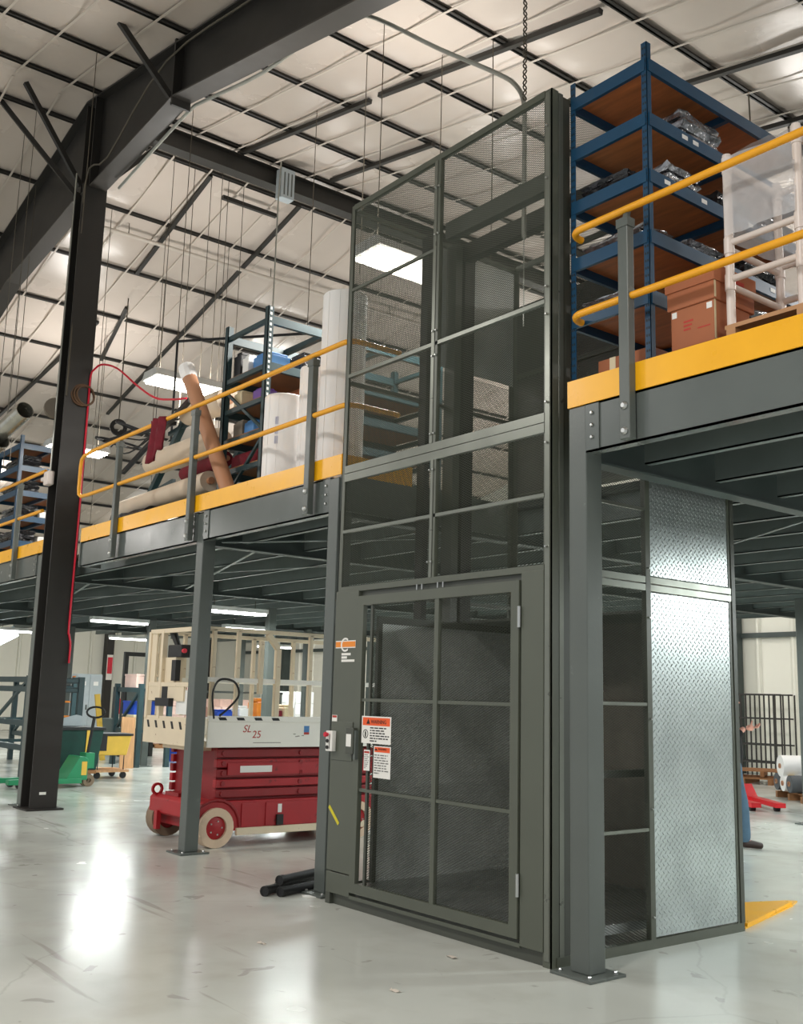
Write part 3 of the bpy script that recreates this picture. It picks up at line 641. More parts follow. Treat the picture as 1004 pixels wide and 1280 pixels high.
# platform
px0, px1, py0, py1 = -6.72, -5.36, .34, 2.9
S('platform', 'lift_cream', px0+.02, px1-.02, py0+.02, py1, 1.035, 1.1, bevel=.006)
S('side_board', 'lift_white', px1-.02, px1, py0+.1, py1, 1.03, 1.3, bevel=.004); S('side_board', 'lift_white', px0, px0+.02, py0+.1, py1, 1.03, 1.3); S('end_board', 'lift_cream', px0, px1, py0, py0+.02, 1.03, 1.33)
S('side_lip', 'lift_white', px1-.03, px1+.012, py0+.1, py1, 1.3, 1.36, bevel=.004); S('platform_arm', 'lift_cream', px0+.3, px1-.3, .45, .75, .98, 1.03)
for i in range(6):
    xx = px0+.12+i*.2; MB().prism([(xx, 1.2), (xx+.05, 1.2), (xx+.01, 1.28), (xx-.04, 1.28)], 'Y', py0-.002, py0).build('hazard_stripe', 'ink', sl)
for i in range(4):
    yy = py0+.23+i*.22; MB().prism([(yy, 1.315), (yy+.09, 1.315), (yy+.07, 1.345), (yy-.02, 1.345)], 'X', px1+.012, px1+.014).build('hazard_stripe', 'ink', sl)
def bar_(nm, p, q, s_=.045, m='lift_cream'): return MB().bar(p, q, s_, s_).build(nm, m, sl, bevel=.004)
zt, zm = 2.28, 1.74
for xx in (px1-.04, px0+.04):
    bar_('guard_top_rail', (xx, py0+.02, zt), (xx, py1, zt)); bar_('guard_mid_rail', (xx, py0+.02, zm), (xx, py1, zm), .05, 'lift_white')
    for yy in (py0+.14, .78, 1.72, 2.3, py1-.03): bar_('guard_post', (xx, yy, 1.33), (xx, yy, zt))
bar_('guard_post', (px1-.03, 1.28, 1.36), (px1-.03, 1.28, 2.1), .06); bar_('guard_post', (px1-.03, 1.28, 2.1), (px1-.03, 1.14, 2.26), .06)
bar_('guard_post', (px1-.02, 1.06, 1.6), (px1-.02, 1.06, 2.18), .05)
for zz in (zt, 1.68): bar_('end_rail', (px0+.04, py0+.02, zz), (px1-.04, py0+.02, zz), .05)
for xx in (px0+.04, px0+.36, px1-.04): bar_('end_post', (xx, py0+.02, 1.3), (xx, py0+.02, zt), .06)
S('end_panel', 'lift_cream', px0+.06, px0+.95, py0+.0, py0+.03, 1.5, 1.68); S('end_panel', 'lift_cream', px0+.05, px0+.2, py0+.005, py0+.03, 1.7, 2.26)
S('end_panel_slot', 'ink', px0+.42, px0+.56, py0-.004, py0, 1.52, 1.66); S('toolbox', 'black_rubber', px0+.38, px0+.72, py0-.06, py0, 1.44, 1.53)
ctl = S('control_box', 'black_rubber', px0+.44, px0+.78, py0+.03, py0+.16, 1.98, 2.12, bevel=.01)
MB().tube([(px0+.6, py0+.08, 2.1), (px0+.48, py0+.06, 2.28)], [.03, .045], n=8).build('joystick', 'ink', ctl); MB().tube([(px0+.79, py0+.05, 2.05), (px0+.83, py0+.05, 2.05)], .025, n=8).build('knob', 'knob_red', ctl)
S('control_bracket', 'lift_cream', px0+.4, px0+.66, py0+.03, py0+.12, 1.7, 1.98); S('manual_box', 'black_rubber', px0+.62, px0+.72, py0, py0+.06, 1.72, 1.95)
S('document_plate', 'white_label', px0+.75, px0+1.0, py0+.02, py0+.03, 1.36, 1.62)
MB().tube(curve([(px1+.01, .5, 1.33), (px1+.01, .47, 1.6), (px1+.01, .55, 1.74), (px1+.02, .72, 1.72), (px1+.02, .78, 1.58), (px1+.02, .66, 1.44), (px1+.02, .56, 1.36)]), .012, n=6).build('cable', 'black_rubber', sl, smooth=True)
text('SL', .11, (px1+.001, .86, 1.19), (0, 1, 0), (0, 0, 1), MATS['red_ink'], sl, 'lettering', .3)
text('25', .11, (px1+.001, .98, 1.13), (0, 1, 0), (0, 0, 1), MATS['red_ink'], sl, 'lettering', .15, .0015)
S('shield_decal', 'sky_blue', px1, px1+.002, 1.65, 1.72, 1.19, 1.26); S('shield_decal', 'red_ink', px1, px1+.002, 1.65, 1.72, 1.165, 1.19)
rg = random.Random(4)
for i in range(5):
    yy, zz = rg.uniform(1.5, 1.66), rg.uniform(1.13, 1.22); S('scuff', 'debris', px1, px1+.0012, yy, yy+.03, zz, zz+.008)
S('scuff', 'debris', px1, px1+.0012, 1.0, 1.35, 1.075, 1.081)
# ------------------------------------------------------------------ things on the deck, right: blue shelving
def lump(name, x0, x1, y0, y1, z0, z1, m, seed, label, cat, group=None, layers=3):
    """a shrink wrapped bundle: stacked rumpled layers"""
    rg = random.Random(seed); t_ = empty(name, ((x0+x1)/2, (y0+y1)/2, z0), label, cat, group); dz = (z1-z0)/layers
    for k in range(layers):
        mb = MB(); n = 7; ox, oy = rg.uniform(-.02, .02), rg.uniform(-.02, .02); za, zb = z0+k*dz, z0+(k+1)*dz
        for lev, z in ((0, za), (1, za+dz*.5), (2, zb)):
            for j in range(n):
                for i in range(n):
                    u, v = i/(n-1), j/(n-1); e = (.0 if lev == 1 else .012)
                    x = x0+e+(x1-x0-2*e)*u+(ox+rg.uniform(-.012, .012) if lev else 0); y = y0+e+(y1-y0-2*e)*v+(oy+rg.uniform(-.012, .012) if lev else 0)
                    mb.v.append((x, y, z+(rg.uniform(-.35, .05)*dz if lev == 2 else 0)))
        q = n*n
        for j in range(n-1):
            for i in range(n-1):
                a = j*n+i; mb.f.append((a, a+n, a+n+1, a+1)); a += 2*q; mb.f.append((a, a+1, a+n+1, a+n))
        for lev in (0, 1):
            b0 = lev*q
            for i in range(n-1):
                for a, c_ in ((i, i+1), ((n-1)*n+i+1, (n-1)*n+i), ((i+1)*n, i*n), (i*n+n-1, (i+1)*n+n-1)):
                    mb.f.append((b0+a, b0+c_, b0+c_+q, b0+a+q))
        mb.build('wrapped_layer', m, t_)
    return t_
def shelving(name, label, x0, x1, y0, y1, z0, z1, levels, post=.045, beam=.09, m='blue_steel', board='plywood', holes=True, thick=.02):
    t_ = empty(name, ((x0+x1)/2, (y0+y1)/2, z0), label, 'shelving')
    for ix, xx in enumerate((x0, x1-post)):
        for yy in (y0, y1-post):
            sx = 1 if ix == 0 else -1; mb = MB(); xo = xx if sx > 0 else xx+post; 
            mb.box(xo, xo+sx*.004, yy, yy+post, z0, z1); yo = yy if yy == y0 else yy+post-.004
            mb.box(min(xx, xx+post), max(xx, xx+post), yo, yo+.004, z0, z1); p_ = mb.build('upright', m, t_)
            if holes and yy == y0:
                h = MB(); z = z0+.03
                while z < z1-.02:
                    for dx in ((xx+.014), (xx+.031)): h.box(dx-.005, dx+.005, yo-.0008, yo, z, z+.016)
                    z += .05
                h.build('keyhole_slots', 'ink', p_)['kind'] = 'stuff'
    for z in levels:
        B('end_beam', m, t_, x0+post*.3, x1-post*.3, y0-.006, y0+.02, z, z+beam); B('end_beam', m, t_, x0+post*.3, x1-post*.3, y1-.02, y1+.006, z, z+beam)
        B('side_beam', m, t_, x0-.006, x0+.02, y0+post*.3, y1-post*.3, z, z+beam); B('side_beam', m, t_, x1-.02, x1+.006, y0+post*.3, y1-post*.3, z, z+beam)
        B('cross_beam', m, t_, x0+.02, x1-.02, (y0+y1)/2-.02, (y0+y1)/2+.02, z, z+beam*.6)
        B('shelf_board', board, t_, x0+.02, x1-.02, y0+.02, y1-.02, z+beam*.7, z+beam*.7+thick)
    return t_
SX0, SX1, SY0, SY1 = .05, .72, .14, 2.0
LV = [3.55, 4.1, 4.51, 4.93, 5.33, 5.72]
sh = shelving('blue_shelving', 'blue steel shelving with plywood shelves of wrapped bundles, right of the lift', SX0, SX1, SY0, SY1, DZ, 5.93, LV)
for i, (yy, z) in enumerate([(.5, 5.33), (.3, 4.93), (.7, 4.93), (1.25, 4.93), (.9, 4.51), (1.5, 4.51), (.62, 5.33)]):
    B('price_tag', 'white_label', sh, SX1+.006, SX1+.008, yy, yy+.06, z+.035, z+.065)
ph = ['in the middle', 'at the back', 'at the near end', 'in the far half']
for i, (a, b_, c_, d_, z, h, m, lb) in enumerate([
    (.3, .68, .55, 1.0, 5.42, .24, 'clear_wrap', 'tallest clear wrapped stack, on the second shelf of the blue shelving'),
    (.1, .5, .2, .5, 5.02, .13, 'dark_wrap', 'dark wrapped bundle at the near end of the blue shelving, third shelf'),
    (.3, .68, .4, .75, 5.02, .17, 'clear_wrap', 'clear wrapped stack near the corner post, third blue shelf'),
    (.3, .68, .95, 1.35, 5.02, .15, 'dark_wrap', 'dark wrapped stack deep on the third blue shelf'),
    (.12, .6, .2, .52, 4.6, .12, 'clear_wrap', 'wrapped bundle behind the yellow rail post on the fourth blue shelf'),
    (.32, .68, .62, 1.0, 4.6, .1, 'clear_wrap', 'flat clear wrapped stack on the fourth blue shelf, middle'),
    (.32, .68, 1.25, 1.75, 4.6, .18, 'dark_wrap', 'dark wrapped stack on the fourth blue shelf, seen through the white frame'),
    (.1, .5, .2, .55, 4.19, .1, 'clear_wrap', 'wrapped bundle just above the taped box on the blue shelving'),
    (.35, .68, 1.1, 1.8, 4.19, .2, 'clear_wrap', 'glossy wrapped stack low behind the white pipe frame'),
    (.32, .68, 1.5, 1.9, 5.02, .14, 'clear_wrap', 'clear wrapped stack at the far end of the third blue shelf')]):
    lump('wrapped_bundle', a, b_, c_, d_, z+.0, z+h, m, i+10, lb, 'bundle', 'wrapped bundles on the blue shelving')
def carton(x0, x1, y0, y1, z0, z1, label, tape=True, print_=True, tags=True):
    t_ = empty('cardboard_box', ((x0+x1)/2, (y0+y1)/2, z0), label, 'box', 'cardboard boxes on the deck')
    MB().box(x0, x1, y0, y1, z0, z1).build('carton', 'cardboard', t_, bevel=.006)
    B('flap_seam', 'pallet_wood', t_, x0+.004, x1-.004, (y0+y1)/2-.002, (y0+y1)/2+.002, z1, z1+.0012)
    if tape: B('packing_tape', 'tape', t_, x1, x1+.0015, (y0+y1)/2-.012, (y0+y1)/2+.012, z0+.03, z1); B('packing_tape', 'tape', t_, x1, x1+.0015, y0+.003, y0+.02, z0+.01, z1)
    if tags:
        B('corner_label', 'white_label', t_, x0+.01, x0+.045, y0-.0015, y0, z1-.05, z1-.012); B('corner_label', 'white_label', t_, x1-.05, x1-.012, y0-.0015, y0, z1-.05, z1-.012)
    if print_:
        mb = MB(); cx = x0+.3*(x1-x0); zc = (z0+z1)/2
        for i in range(3): mb.box(cx, cx+.07-.01*i, y0-.0012, y0, zc+.03-.025*i, zc+.042-.025*i)
        mb.build('red_print', 'red_ink', t_)['kind'] = 'stuff'
        B('red_print', 'red_ink', t_, cx+.1, cx+.19, y0-.0012, y0, zc-.03, zc-.022)
    return t_
carton(.88, 1.19, .13, .5, DZ, 3.73, 'lowest of the three stacked cardboard boxes', print_=False)
carton(.88, 1.19, .13, .5, 3.73, 3.985, 'middle stacked cardboard box with red print and white corner labels')
t_ = carton(.86, 1.2, .12, .54, 3.985, 4.2, 'top stacked cardboard box with a deep lid', tags=False, print_=False)
B('lid', 'cardboard', t_, .852, 1.208, .112, .548, 4.1, 4.203); B('red_print', 'red_ink', t_, 1.208, 1.21, .22, .42, 4.125, 4.15)
t_ = carton(.2, .64, .24, .62, 3.635, 3.86, 'single taped cardboard box on the bottom shelf of the blue shelving', tape=False, print_=False, tags=False)
for xx in (.3, .45): B('packing_tape', 'tape', t_, xx, xx+.05, .2385, .24, 3.64, 3.86)
# wooden pallet and white pipe frame with film
pl = empty('wooden_pallet', (1.5, .55, DZ), 'pale wooden pallet beside the stacked boxes behind the toe board', 'pallet')
for i in range(5): B('slat', 'wood', pl, 1.24, 2.2, .16+i*.17, .27+i*.17, DZ+.28, DZ+.305)
for xx in (1.25, 1.7, 2.13): B('stringer', 'wood', pl, xx, xx+.06, .16, .95, DZ, DZ+.28)
pf = empty('pipe_frame', (1.48, .5, DZ), 'white plastic pipe frame rack covered in clear film on the right deck', 'rack')
PX, PY, PZ = (1.26, 1.72), (.2, .74), (3.83, 4.04, 4.32, 4.52, 4.86)
for xx in PX:
    for yy in PY: MB().tube([(xx, yy, DZ+.305), (xx, yy, 4.9)], .026, n=12).build('pipe_post', 'pvc', pf, smooth=True)
for z in (4.1, 4.33, 4.83):
    for yy in PY: MB().tube([(PX[0], yy, z), (PX[1], yy, z)], .021, n=10).build('pipe_rail', 'pvc', pf, smooth=True)
for z in (4.06, 4.29, 4.83):
    for xx in PX: MB().tube([(xx, PY[0], z), (xx, PY[1], z)], .021, n=10).build('pipe_rail', 'pvc', pf, smooth=True)
for xx in PX:
    for yy in PY:
        for z in (4.08, 4.31, 4.83): MB().tube([(xx, yy, z-.05), (xx, yy, z+.05)], .031, n=12).build('pipe_fitting', 'pvc', pf, smooth=True)
def film_sheet(p, u, v, n=9, amp=.012, seed=1):
    rg = random.Random(seed); mb = MB(); p, u, v = Vector(p), Vector(u), Vector(v); nn = u.cross(v).normalized()
    for j in range(n):
        for i in range(n): mb.v.append(tuple(p+u*i/(n-1)+v*j/(n-1)+nn*(rg.uniform(-amp, amp)+.02*math.sin(3*i/n+2*j/n))))
    mb.f = [(j*n+i, j*n+i+1, (j+1)*n+i+1, (j+1)*n+i) for j in range(n-1) for i in range(n-1)]
    return mb.build('clear_film', 'film', pf, smooth=True)
film_sheet((PX[0], PY[0]-.03, 4.36), (PX[1]-PX[0], 0, 0), (0, 0, .5), seed=2); film_sheet((PX[0]-.03, PY[0], 4.36), (0, PY[1]-PY[0], 0), (0, 0, .5), seed=3)
film_sheet((PX[1]+.03, PY[0], 4.1), (0, PY[1]-PY[0], 0), (0, 0, .76), seed=4); film_sheet((PX[0], PY[0], 4.88), (PX[1]-PX[0], 0, 0), (0, PY[1]-PY[0], 0), seed=5)
film_sheet((PX[0], PY[1]+.03, 4.1), (PX[1]-PX[0], 0, 0), (0, 0, .76), seed=6)

# ------------------------------------------------------------------ things on the deck, left: rolls, rack, tubes
def sroll(x, y, r, z1, m, label, print_=False):
    t_ = empty('fabric_roll', (x, y, DZ), label, 'roll', 'rolls standing on the deck')
    MB().tube([(x, y, DZ), (x, y, z1-.01), (x, y, z1)], [r, r, r*.96], n=26).build('wrapped_roll', m, t_, smooth=True)
    MB().ring((x, y, z1+.005), (0, 0, 1), .04, .03, .03, 14).build('core', 'tan_tube', t_)
    for k in range(3):
        a = -1.1+.55*k; MB().tube([(x+r*math.cos(a-.9)*1.0, y+r*math.sin(a-.9)*1.0, DZ+.05), (x+r*math.cos(a-.85), y+r*math.sin(a-.85), z1-.02)], .004, n=5).build('wrap_fold', m, t_)
    if print_:
        mb = MB()
        for i in range(9):
            a = -.95+.06*(i % 3); z = z1-.25-.1*(i//3)
            mb.bar((x+(r+.001)*math.cos(a), y+(r+.001)*math.sin(a), z), (x+(r+.001)*math.cos(a), y+(r+.001)*math.sin(a), z-.08), .012, .002)
        mb.build('faint_print', mat('lilac_ink', (196, 198, 220), .6), t_)
    return t_
sroll(-3.22, .52, .215, 5.42, 'white_roll', 'tallest white wrapped roll standing next to the lift mesh')
sroll(-4.19, .48, .2, 4.6, 'white_roll', 'shortest white wrapped roll standing by the dark green rack', True)
sroll(-3.86, .6, .13, 4.86, 'white_roll', 'slim white roll standing behind the rail post')
sroll(-3.66, .72, .13, 4.92, 'brown_roll', 'brown streaked roll standing between the white rolls')
rk = empty('pallet_rack', (-5.05, 1.5, DZ), 'dark green pallet rack with loaded shelves behind the white rolls', 'rack')
RX0, RX1, RY0, RY1, RZ = -5.5, -4.62, .5, 2.9, 5.72
for xx in (RX0, RX1):
    for yy in (RY0, RY1):
        mb = MB(); mb.box(xx-.035, xx+.035, yy-.035, yy-.025, DZ, RZ); mb.box(xx-.035, xx-.027, yy-.035, yy+.035, DZ, RZ); mb.box(xx+.027, xx+.035, yy-.035, yy+.035, DZ, RZ); p_ = mb.build('upright', 'rack_teal', rk)
        if xx == RX1 and yy == RY0:
            h = MB(); z = DZ+.2
            while z < RZ-.04:
                h.box(xx+.035, xx+.0365, yy-.012, yy+.012, z, z+.03); z += .06
            h.build('slot_holes', 'white_label', p_)['kind'] = 'stuff'
for z in (4.0, 4.35, 4.7, 5.06, 5.58):
    for xx in (RX0, RX1): B('load_beam', 'rack_teal', rk, xx-.025, xx+.025, RY0, RY1, z-.05, z+.04)
    for yy in (RY0, RY1): B('frame_strut', 'rack_teal', rk, RX0, RX1, yy-.02, yy+.02, z-.03, z+.02)
    if z < 5.5: B('shelf_board', 'pallet_wood', rk, RX0+.03, RX1-.03, RY0+.02, RY1-.02, z+.03, z+.05)
for yy in (1.25, 2.05): B('cross_bar', 'rack_teal', rk, RX0, RX1, yy-.03, yy+.03, 5.56, 5.62)
MB().bar((RX0, RY0, 3.6), (RX1, RY0, 4.3), .03, .03).build('diagonal_brace', 'rack_teal', rk); MB().bar((RX1, RY0, 4.35), (RX0, RY0, 4.95), .03, .03).build('diagonal_brace', 'rack_teal', rk)
B('white_label', 'white_label', rk, RX1+.025, RX1+.027, .95, 1.15, 5.03, 5.08)
for i, (a, b_, c_, d_, z, h, m, lb) in enumerate([(-5.45, -5.3, .55, .75, 5.11, .3, 'black_rubber', 'black canister on the top shelf of the dark green rack'), (-5.25, -5.12, .55, .7, 5.11, .22, 'white_label', 'white carton on the top shelf of the dark green rack'), (-5.1, -4.8, .6, .9, 5.11, .2, 'sky_blue', 'blue carton on the top shelf of the dark green rack'),
    (-5.42, -5.25, .56, .75, 4.75, .2, 'tape', 'cream jug-coloured box on the second rack shelf'), (-5.0, -4.8, .56, .75, 4.75, .14, 'purple', 'purple box on the second shelf of the dark green rack'), (-5.4, -5.2, .56, .8, 4.4, .2, 'debris', 'grey tin on the third shelf of the dark green rack'), (-5.15, -4.95, .56, .8, 4.4, .16, 'sky_blue', 'blue bin on the third shelf of the dark green rack'), (-5.4, -4.8, .56, 1.1, 4.05, .16, 'maroon_cloth', 'folded maroon fabric on the lowest shelf of the dark green rack'),
    (-5.0, -4.7, 1.0, 1.5, 5.11, .25, 'dark_wrap', 'dark bundle deep on the top rack shelf'), (-5.2, -4.7, 1.0, 1.6, 4.75, .2, 'cardboard', 'brown carton deep on the second rack shelf')]):
    o_ = MB(); o_.box(a, b_, c_, d_, z, z+h*.85); o_.box(a+.02, b_-.02, c_+.02, d_-.02, z+h*.85, z+h); tag(o_.build('shelf_carton', m, None, bevel=.012), lb, 'box', 'goods on the dark green rack')
# leaning cardboard tube
tt = empty('cardboard_tube', (-5.0, .42, DZ), 'long tan cardboard tube leaning over the yellow rail', 'tube')
MB().tube([(-4.86, .34, DZ), (-5.6, .29, 4.63), (-5.97, .26, 5.2)], .085, n=20).build('tube_body', 'tan_tube', tt, smooth=True)
MB().tube([(-5.95, .26, 5.16), (-5.99, .255, 5.24), (-6.03, .25, 5.32), (-6.05, .25, 5.35)], [.09, .1, .095, .05], n=12).build('plastic_end_wrap', 'white_roll', tt)
# inclined roll rack with beige rolls
cr_ = empty('roll_rack', (-7.6, 1.1, DZ), 'dark teal cantilever rack holding beige fabric rolls', 'rack')
for yy in (.95, 1.9):
    MB().bar((-9.1, yy, DZ), (-7.2, yy, 5.3), .08, .08).build('slanted_post', 'rack_teal', cr_); MB().bar((-7.2, yy, 5.3), (-6.4, yy, DZ), .08, .08).build('back_post', 'rack_teal', cr_)
    MB().bar((-9.1, yy, DZ+.04), (-6.4, yy, DZ+.04), .07, .08).build('foot', 'rack_teal', cr_)
    for k in range(4):
        f_ = .18+.22*k; xx = -9.1+1.9*f_; zz = DZ+1.8*f_
        MB().bar((xx, yy, zz), (xx+.75, yy-.02, zz+.08), .05, .06).build('arm', 'rack_teal', cr_); MB().bar((xx-.35, yy, zz-.03), (xx, yy, zz), .05, .05).build('arm', 'rack_teal', cr_)
def hroll(p, q, r, m, label, core=True):
    p, q = Vector(p), Vector(q); t_ = empty('fabric_roll', tuple(p), label, 'roll', 'rolls lying on the roll rack')
    MB().tube([p, q], r, n=22).build('rolled_fabric', m, t_, smooth=True); d_ = (q-p).normalized()
    MB().tube([p-d_*.06, q+d_*.06], r*.35, n=12).build('core', 'tan_tube', t_, smooth=True)
hroll((-9.15, .88, 4.1), (-6.0, .62, 4.02), .12, 'beige_roll', 'lowest long beige roll lying just above the toe board')
hroll((-8.3, .95, 4.65), (-5.95, .7, 4.5), .16, 'beige_roll', 'thick beige roll in the middle, behind the rail post')
hroll((-7.3, .95, 5.15), (-5.9, .75, 5.0), .15, 'beige_roll', 'upper beige roll behind the leaning tan tube')
hroll((-7.0, .8, 4.28), (-5.7, .65, 4.24), .09, 'maroon_cloth', 'maroon roll behind the leaning tan tube')
lump('black_bin', -8.6, -7.5, .5, .86, DZ, DZ+.42, 'dark_wrap', 31, 'black bag heap under the lowest beige roll', 'bag')
# maroon cloth over the rail
mb = MB(); rg = random.Random(8); n = 12
for j in range(9):
    f_ = j/8
    for i in range(n):
        u = i/(n-1); wob = .03*math.sin(u*14+j*.4)
        mb.v.append((-6.42+.34*u-.1*f_*(1-u)+.04*f_, YL-.075+wob*.9, 4.72-f_*(.5 if u < .6 else .38)-.03*rg.random()))
mb.f = [(j*n+i, j*n+i+1, (j+1)*n+i+1, (j+1)*n+i) for j in range(8) for i in range(n-1)]
cl = mb.build('draped_cloth', 'maroon_cloth', None, smooth=True); so = cl.modifiers.new('thick', 'SOLIDIFY'); so.thickness = .018; tag(cl, 'maroon cloth draped over the left yellow rail', 'cloth')
# black hoses / boom over the gate
bm_ = empty('hose_boom', (-9.5, 1.2, 5.0), 'black hose boom with coiled cables hanging above the left rail', 'boom')
MB().bar((-9.9, 1.2, 4.82), (-6.6, .6, 5.12), .05, .06).build('boom_arm', 'black_rubber', bm_); MB().bar((-10.2, 1.0, 5.32), (-7.4, .8, 5.02), .04, .05).build('boom_arm', 'black_rubber', bm_)
rg = random.Random(12)
for k in range(4):
    pts = []
    for i in range(13):
        f_ = i/12; pts.append((-10.2+3.0*f_, 1.1-.35*f_+.05*k, 5.25-.12*f_+.1*math.sin(6*f_+k*1.3)-.1*k*f_*(1-f_)))
    MB().tube(pts, .012, n=6).build('hose', 'black_rubber', bm_, smooth=True)
MB().ring((-9.1, 1.0, 5.3), (.3, .2, 1), .3, .27, .03).build('hose_coil', 'black_rubber', bm_); MB().ring((-9.9, 1.1, 5.25), (.2, .1, 1), .36, .33, .03).build('hose_coil', 'black_rubber', bm_)
hf = empty('hose_gantry', (-8.55, 1.3, 5.1), 'thin black hanging frame above the hose boom', 'gantry'); MB().tube([(-8.55, 1.3, 5.1), (-8.55, 1.3, 6.55)], .018, n=8).build('drop_pole', 'black_rubber', hf); MB().bar((-8.55, 1.3, 6.55), (-7.0, 2.5, 6.55), .03, .03).build('cross_arm', 'black_rubber', hf)
MB().tube([(-7.0, 2.5, 6.55), (-7.0, 2.5, zr(-7)-.1)], .006, n=5).build('hanger_wire', 'wire', hf)
MB().tube([(-8.55, 1.3, 6.55), (-8.55, 1.3, zr(-8.55)-.1)], .006, n=5).build('hanger_wire', 'wire', hf)
# far-left blue shelving and panel
sh2 = shelving('blue_shelving', 'far blue steel shelving at the left edge beyond the building column', -14.9, -13.7, .85, 1.95, DZ, 6.05, [3.6, 4.05, 4.5, 4.95, 5.4, 5.8], post=.06, beam=.1, board='pallet_wood', holes=False)
for i, (z, lb) in enumerate([(4.15, 'white flat carton on the lower far blue shelf'), (4.6, 'white flat carton on the upper far blue shelf')]):
    o_ = MB().box(-14.4, -13.72, 1.3, 1.9, z, z+.1); o_.box(-14.35, -13.78, 1.35, 1.85, z+.1, z+.12); tag(o_.build('flat_carton', 'white_label', None), lb, 'box')
for i, (z) in enumerate((4.13, 4.58, 5.03, 5.48)):
    lump('dark_bundle', -14.8, -13.8, .95, 1.28, z, z+.25, 'dark_wrap', 50+i, ['lowest', 'second lowest', 'second highest', 'highest'][i]+' dark bundle on the far-left blue shelving', 'bundle')
scr = MB().box(-17.2, -15.0, .8, .86, DZ, 5.85); scr.box(-17.2, -15.0, .78, .88, 5.8, 5.9); tag(scr.build('screen_panel', 'grey_paint', None), 'grey screen panel beside the far-left blue shelving', 'panel')
# shiny round duct
dk = empty('metal_duct', (-10.9, -.4, 5.2), 'shiny round metal duct hanging at the left edge', 'duct')
MB().ring((-10.6, -.42, 5.28), (1, .12, .28), .13, .12, 1.5, 24).build('duct_section', 'shiny_duct', dk, smooth=True); MB().ring((-11.2, -.5, 4.95), (1, .12, .28), .12, .11, 1.4, 24).build('duct_section', 'shiny_duct', dk, smooth=True)
for xx in (-10.4, -10.9): MB().tube([(xx, -.42, 5.28), (xx, -.42, zr(xx)-.1)], .005, n=5).build('hanger_wire', 'wire', dk)
# ------------------------------------------------------------------ fittings on the building column
for nm, lb, m, pts, r in [('red_air_hose', 'red air hose running down the dark building column', 'knob_red', [(-9.46, .43, 6.12), (-9.48, .42, 6.0), (-9.48, .42, 5.7), (-9.48, .42, 4.0), (-9.48, .41, 2.5), (-9.48, .42, 2.35), (-9.48, .45, 2.2), (-9.48, .45, 1.95)], .014),
                          ('red_air_hose', 'red air hose swinging from the column to the hose boom', 'knob_red', [(-9.46, .43, 6.12), (-9.2, .46, 6.17), (-8.7, .5, 6.0), (-8.0, .5, 5.6), (-7.4, .5, 5.3), (-6.9, .5, 5.17), (-6.5, .5, 5.1)], .014),
                          ('conduit_pipe', 'thin conduit up the left edge of the dark building column', 'conduit', [(-9.75, .06, 4.6), (-9.75, .06, 9.2)], .013),
                          ('conduit_pipe', 'tan cable up the front corner of the dark building column', 'wire', [(-9.49, .1, 5.7), (-9.49, .1, 8.9), (-8.8, .15, 9.1), (-7.0, .15, 9.7), (-4.5, .15, 9.3)], .013),
                          ('conduit_pipe', 'grey conduit clipped under the roof rafter', 'conduit', [(-9.1, .47, 8.85), (-8.0, .47, 8.97), (-6.9, .47, 9.07), (-6.5, .47, 9.02), (-5.0, .47, 8.68), (-3.75, .47, 8.58), (-3.4, .58, 8.58), (-3.1, .7, 8.44), (-2.3, .86, 7.76), (-1.6, .98, 7.2), (-1.38, 1.0, 6.98), (-1.28, 1.0, 6.76), (-1.27, 1.0, 6.4), (-1.27, 1.0, 5.5)], .022)]:
    tag(MB().tube(curve(pts, 4), r, n=8).build(nm, m, None, smooth=True), lb, 'hose' if 'hose' in nm else 'conduit')
jb = MB().box(-9.8, -9.62, -.02, .08, 4.42, 4.62); jb.box(-9.95, -9.8, -.01, .05, 4.5, 4.56); tag(jb.build('junction_box', 'pvc', None, bevel=.02), 'white plastic-wrapped junction box on the building column', 'box')
cc = empty('cable_coil', (-9.48, .3, 5.65), 'brown cable coil hung on the building column', 'cable')
for k in range(3): MB().ring((-9.48, .33+.02*k, 5.75), (1, .2*k-.2, .1), .17-.01*k, .15-.01*k, .03, 20).build('cable_loop', mat('brown_cable', (96, 70, 48), .6), cc)
fan = empty('round_reflector', (-9.95, .1, 5.6), 'dark round disc mounted left of the building column', 'disc'); MB().tube([(-9.98, .12, 5.62), (-9.94, .1, 5.62)], [.16, .14], n=20).build('disc', mat('taupe', (112, 102, 88), .6), fan); MB().bar((-9.97, .12, 5.62), (-9.86, .2, 5.62), .03, .03).build('bracket', 'black_steel', fan)
st = MB().box(-9.499, -9.497, .2, .29, .2, .235); st.box(-9.498, -9.496, .235, .255, .205, .23); tag(st.build('sticker', 'sign_white', None), 'small white sticker low on the building column', 'sticker')
# box on the ridge beam, with drop wires
hb = empty('beam_box', (-9.3, 3.4, 9.7), 'grey ribbed box hanging in front of the ridge beam', 'box')
MB().box(-9.44, -9.26, 3.3, 3.56, 9.75, 10.28).build('housing', 'locker_grey', hb, bevel=.01)
for yy in (3.35, 3.42, 3.49): B('rib', 'grey_paint', hb, -9.26, -9.25, yy, yy+.02, 9.8, 10.2)
MB().tube([(-9.3, 3.3, 10.4), (-9.3, 3.28, 9.7), (-9.3, 3.28, 5.4)], .014, n=6).build('drop_pipe', 'conduit', hb)
def wire(x, y, z0, lb, r=.006, m='wire'):
    x = min(XS, key=lambda p: abs(p-x)); z1 = zr(x)-.1
    o_ = MB().tube([(x, y, z1), (x+.01, y, (z0+z1)/2), (x, y, z0)], r, n=5).build('hanging_wire', m, None); return tag(o_, lb, 'wire', 'wires hanging from the roof')
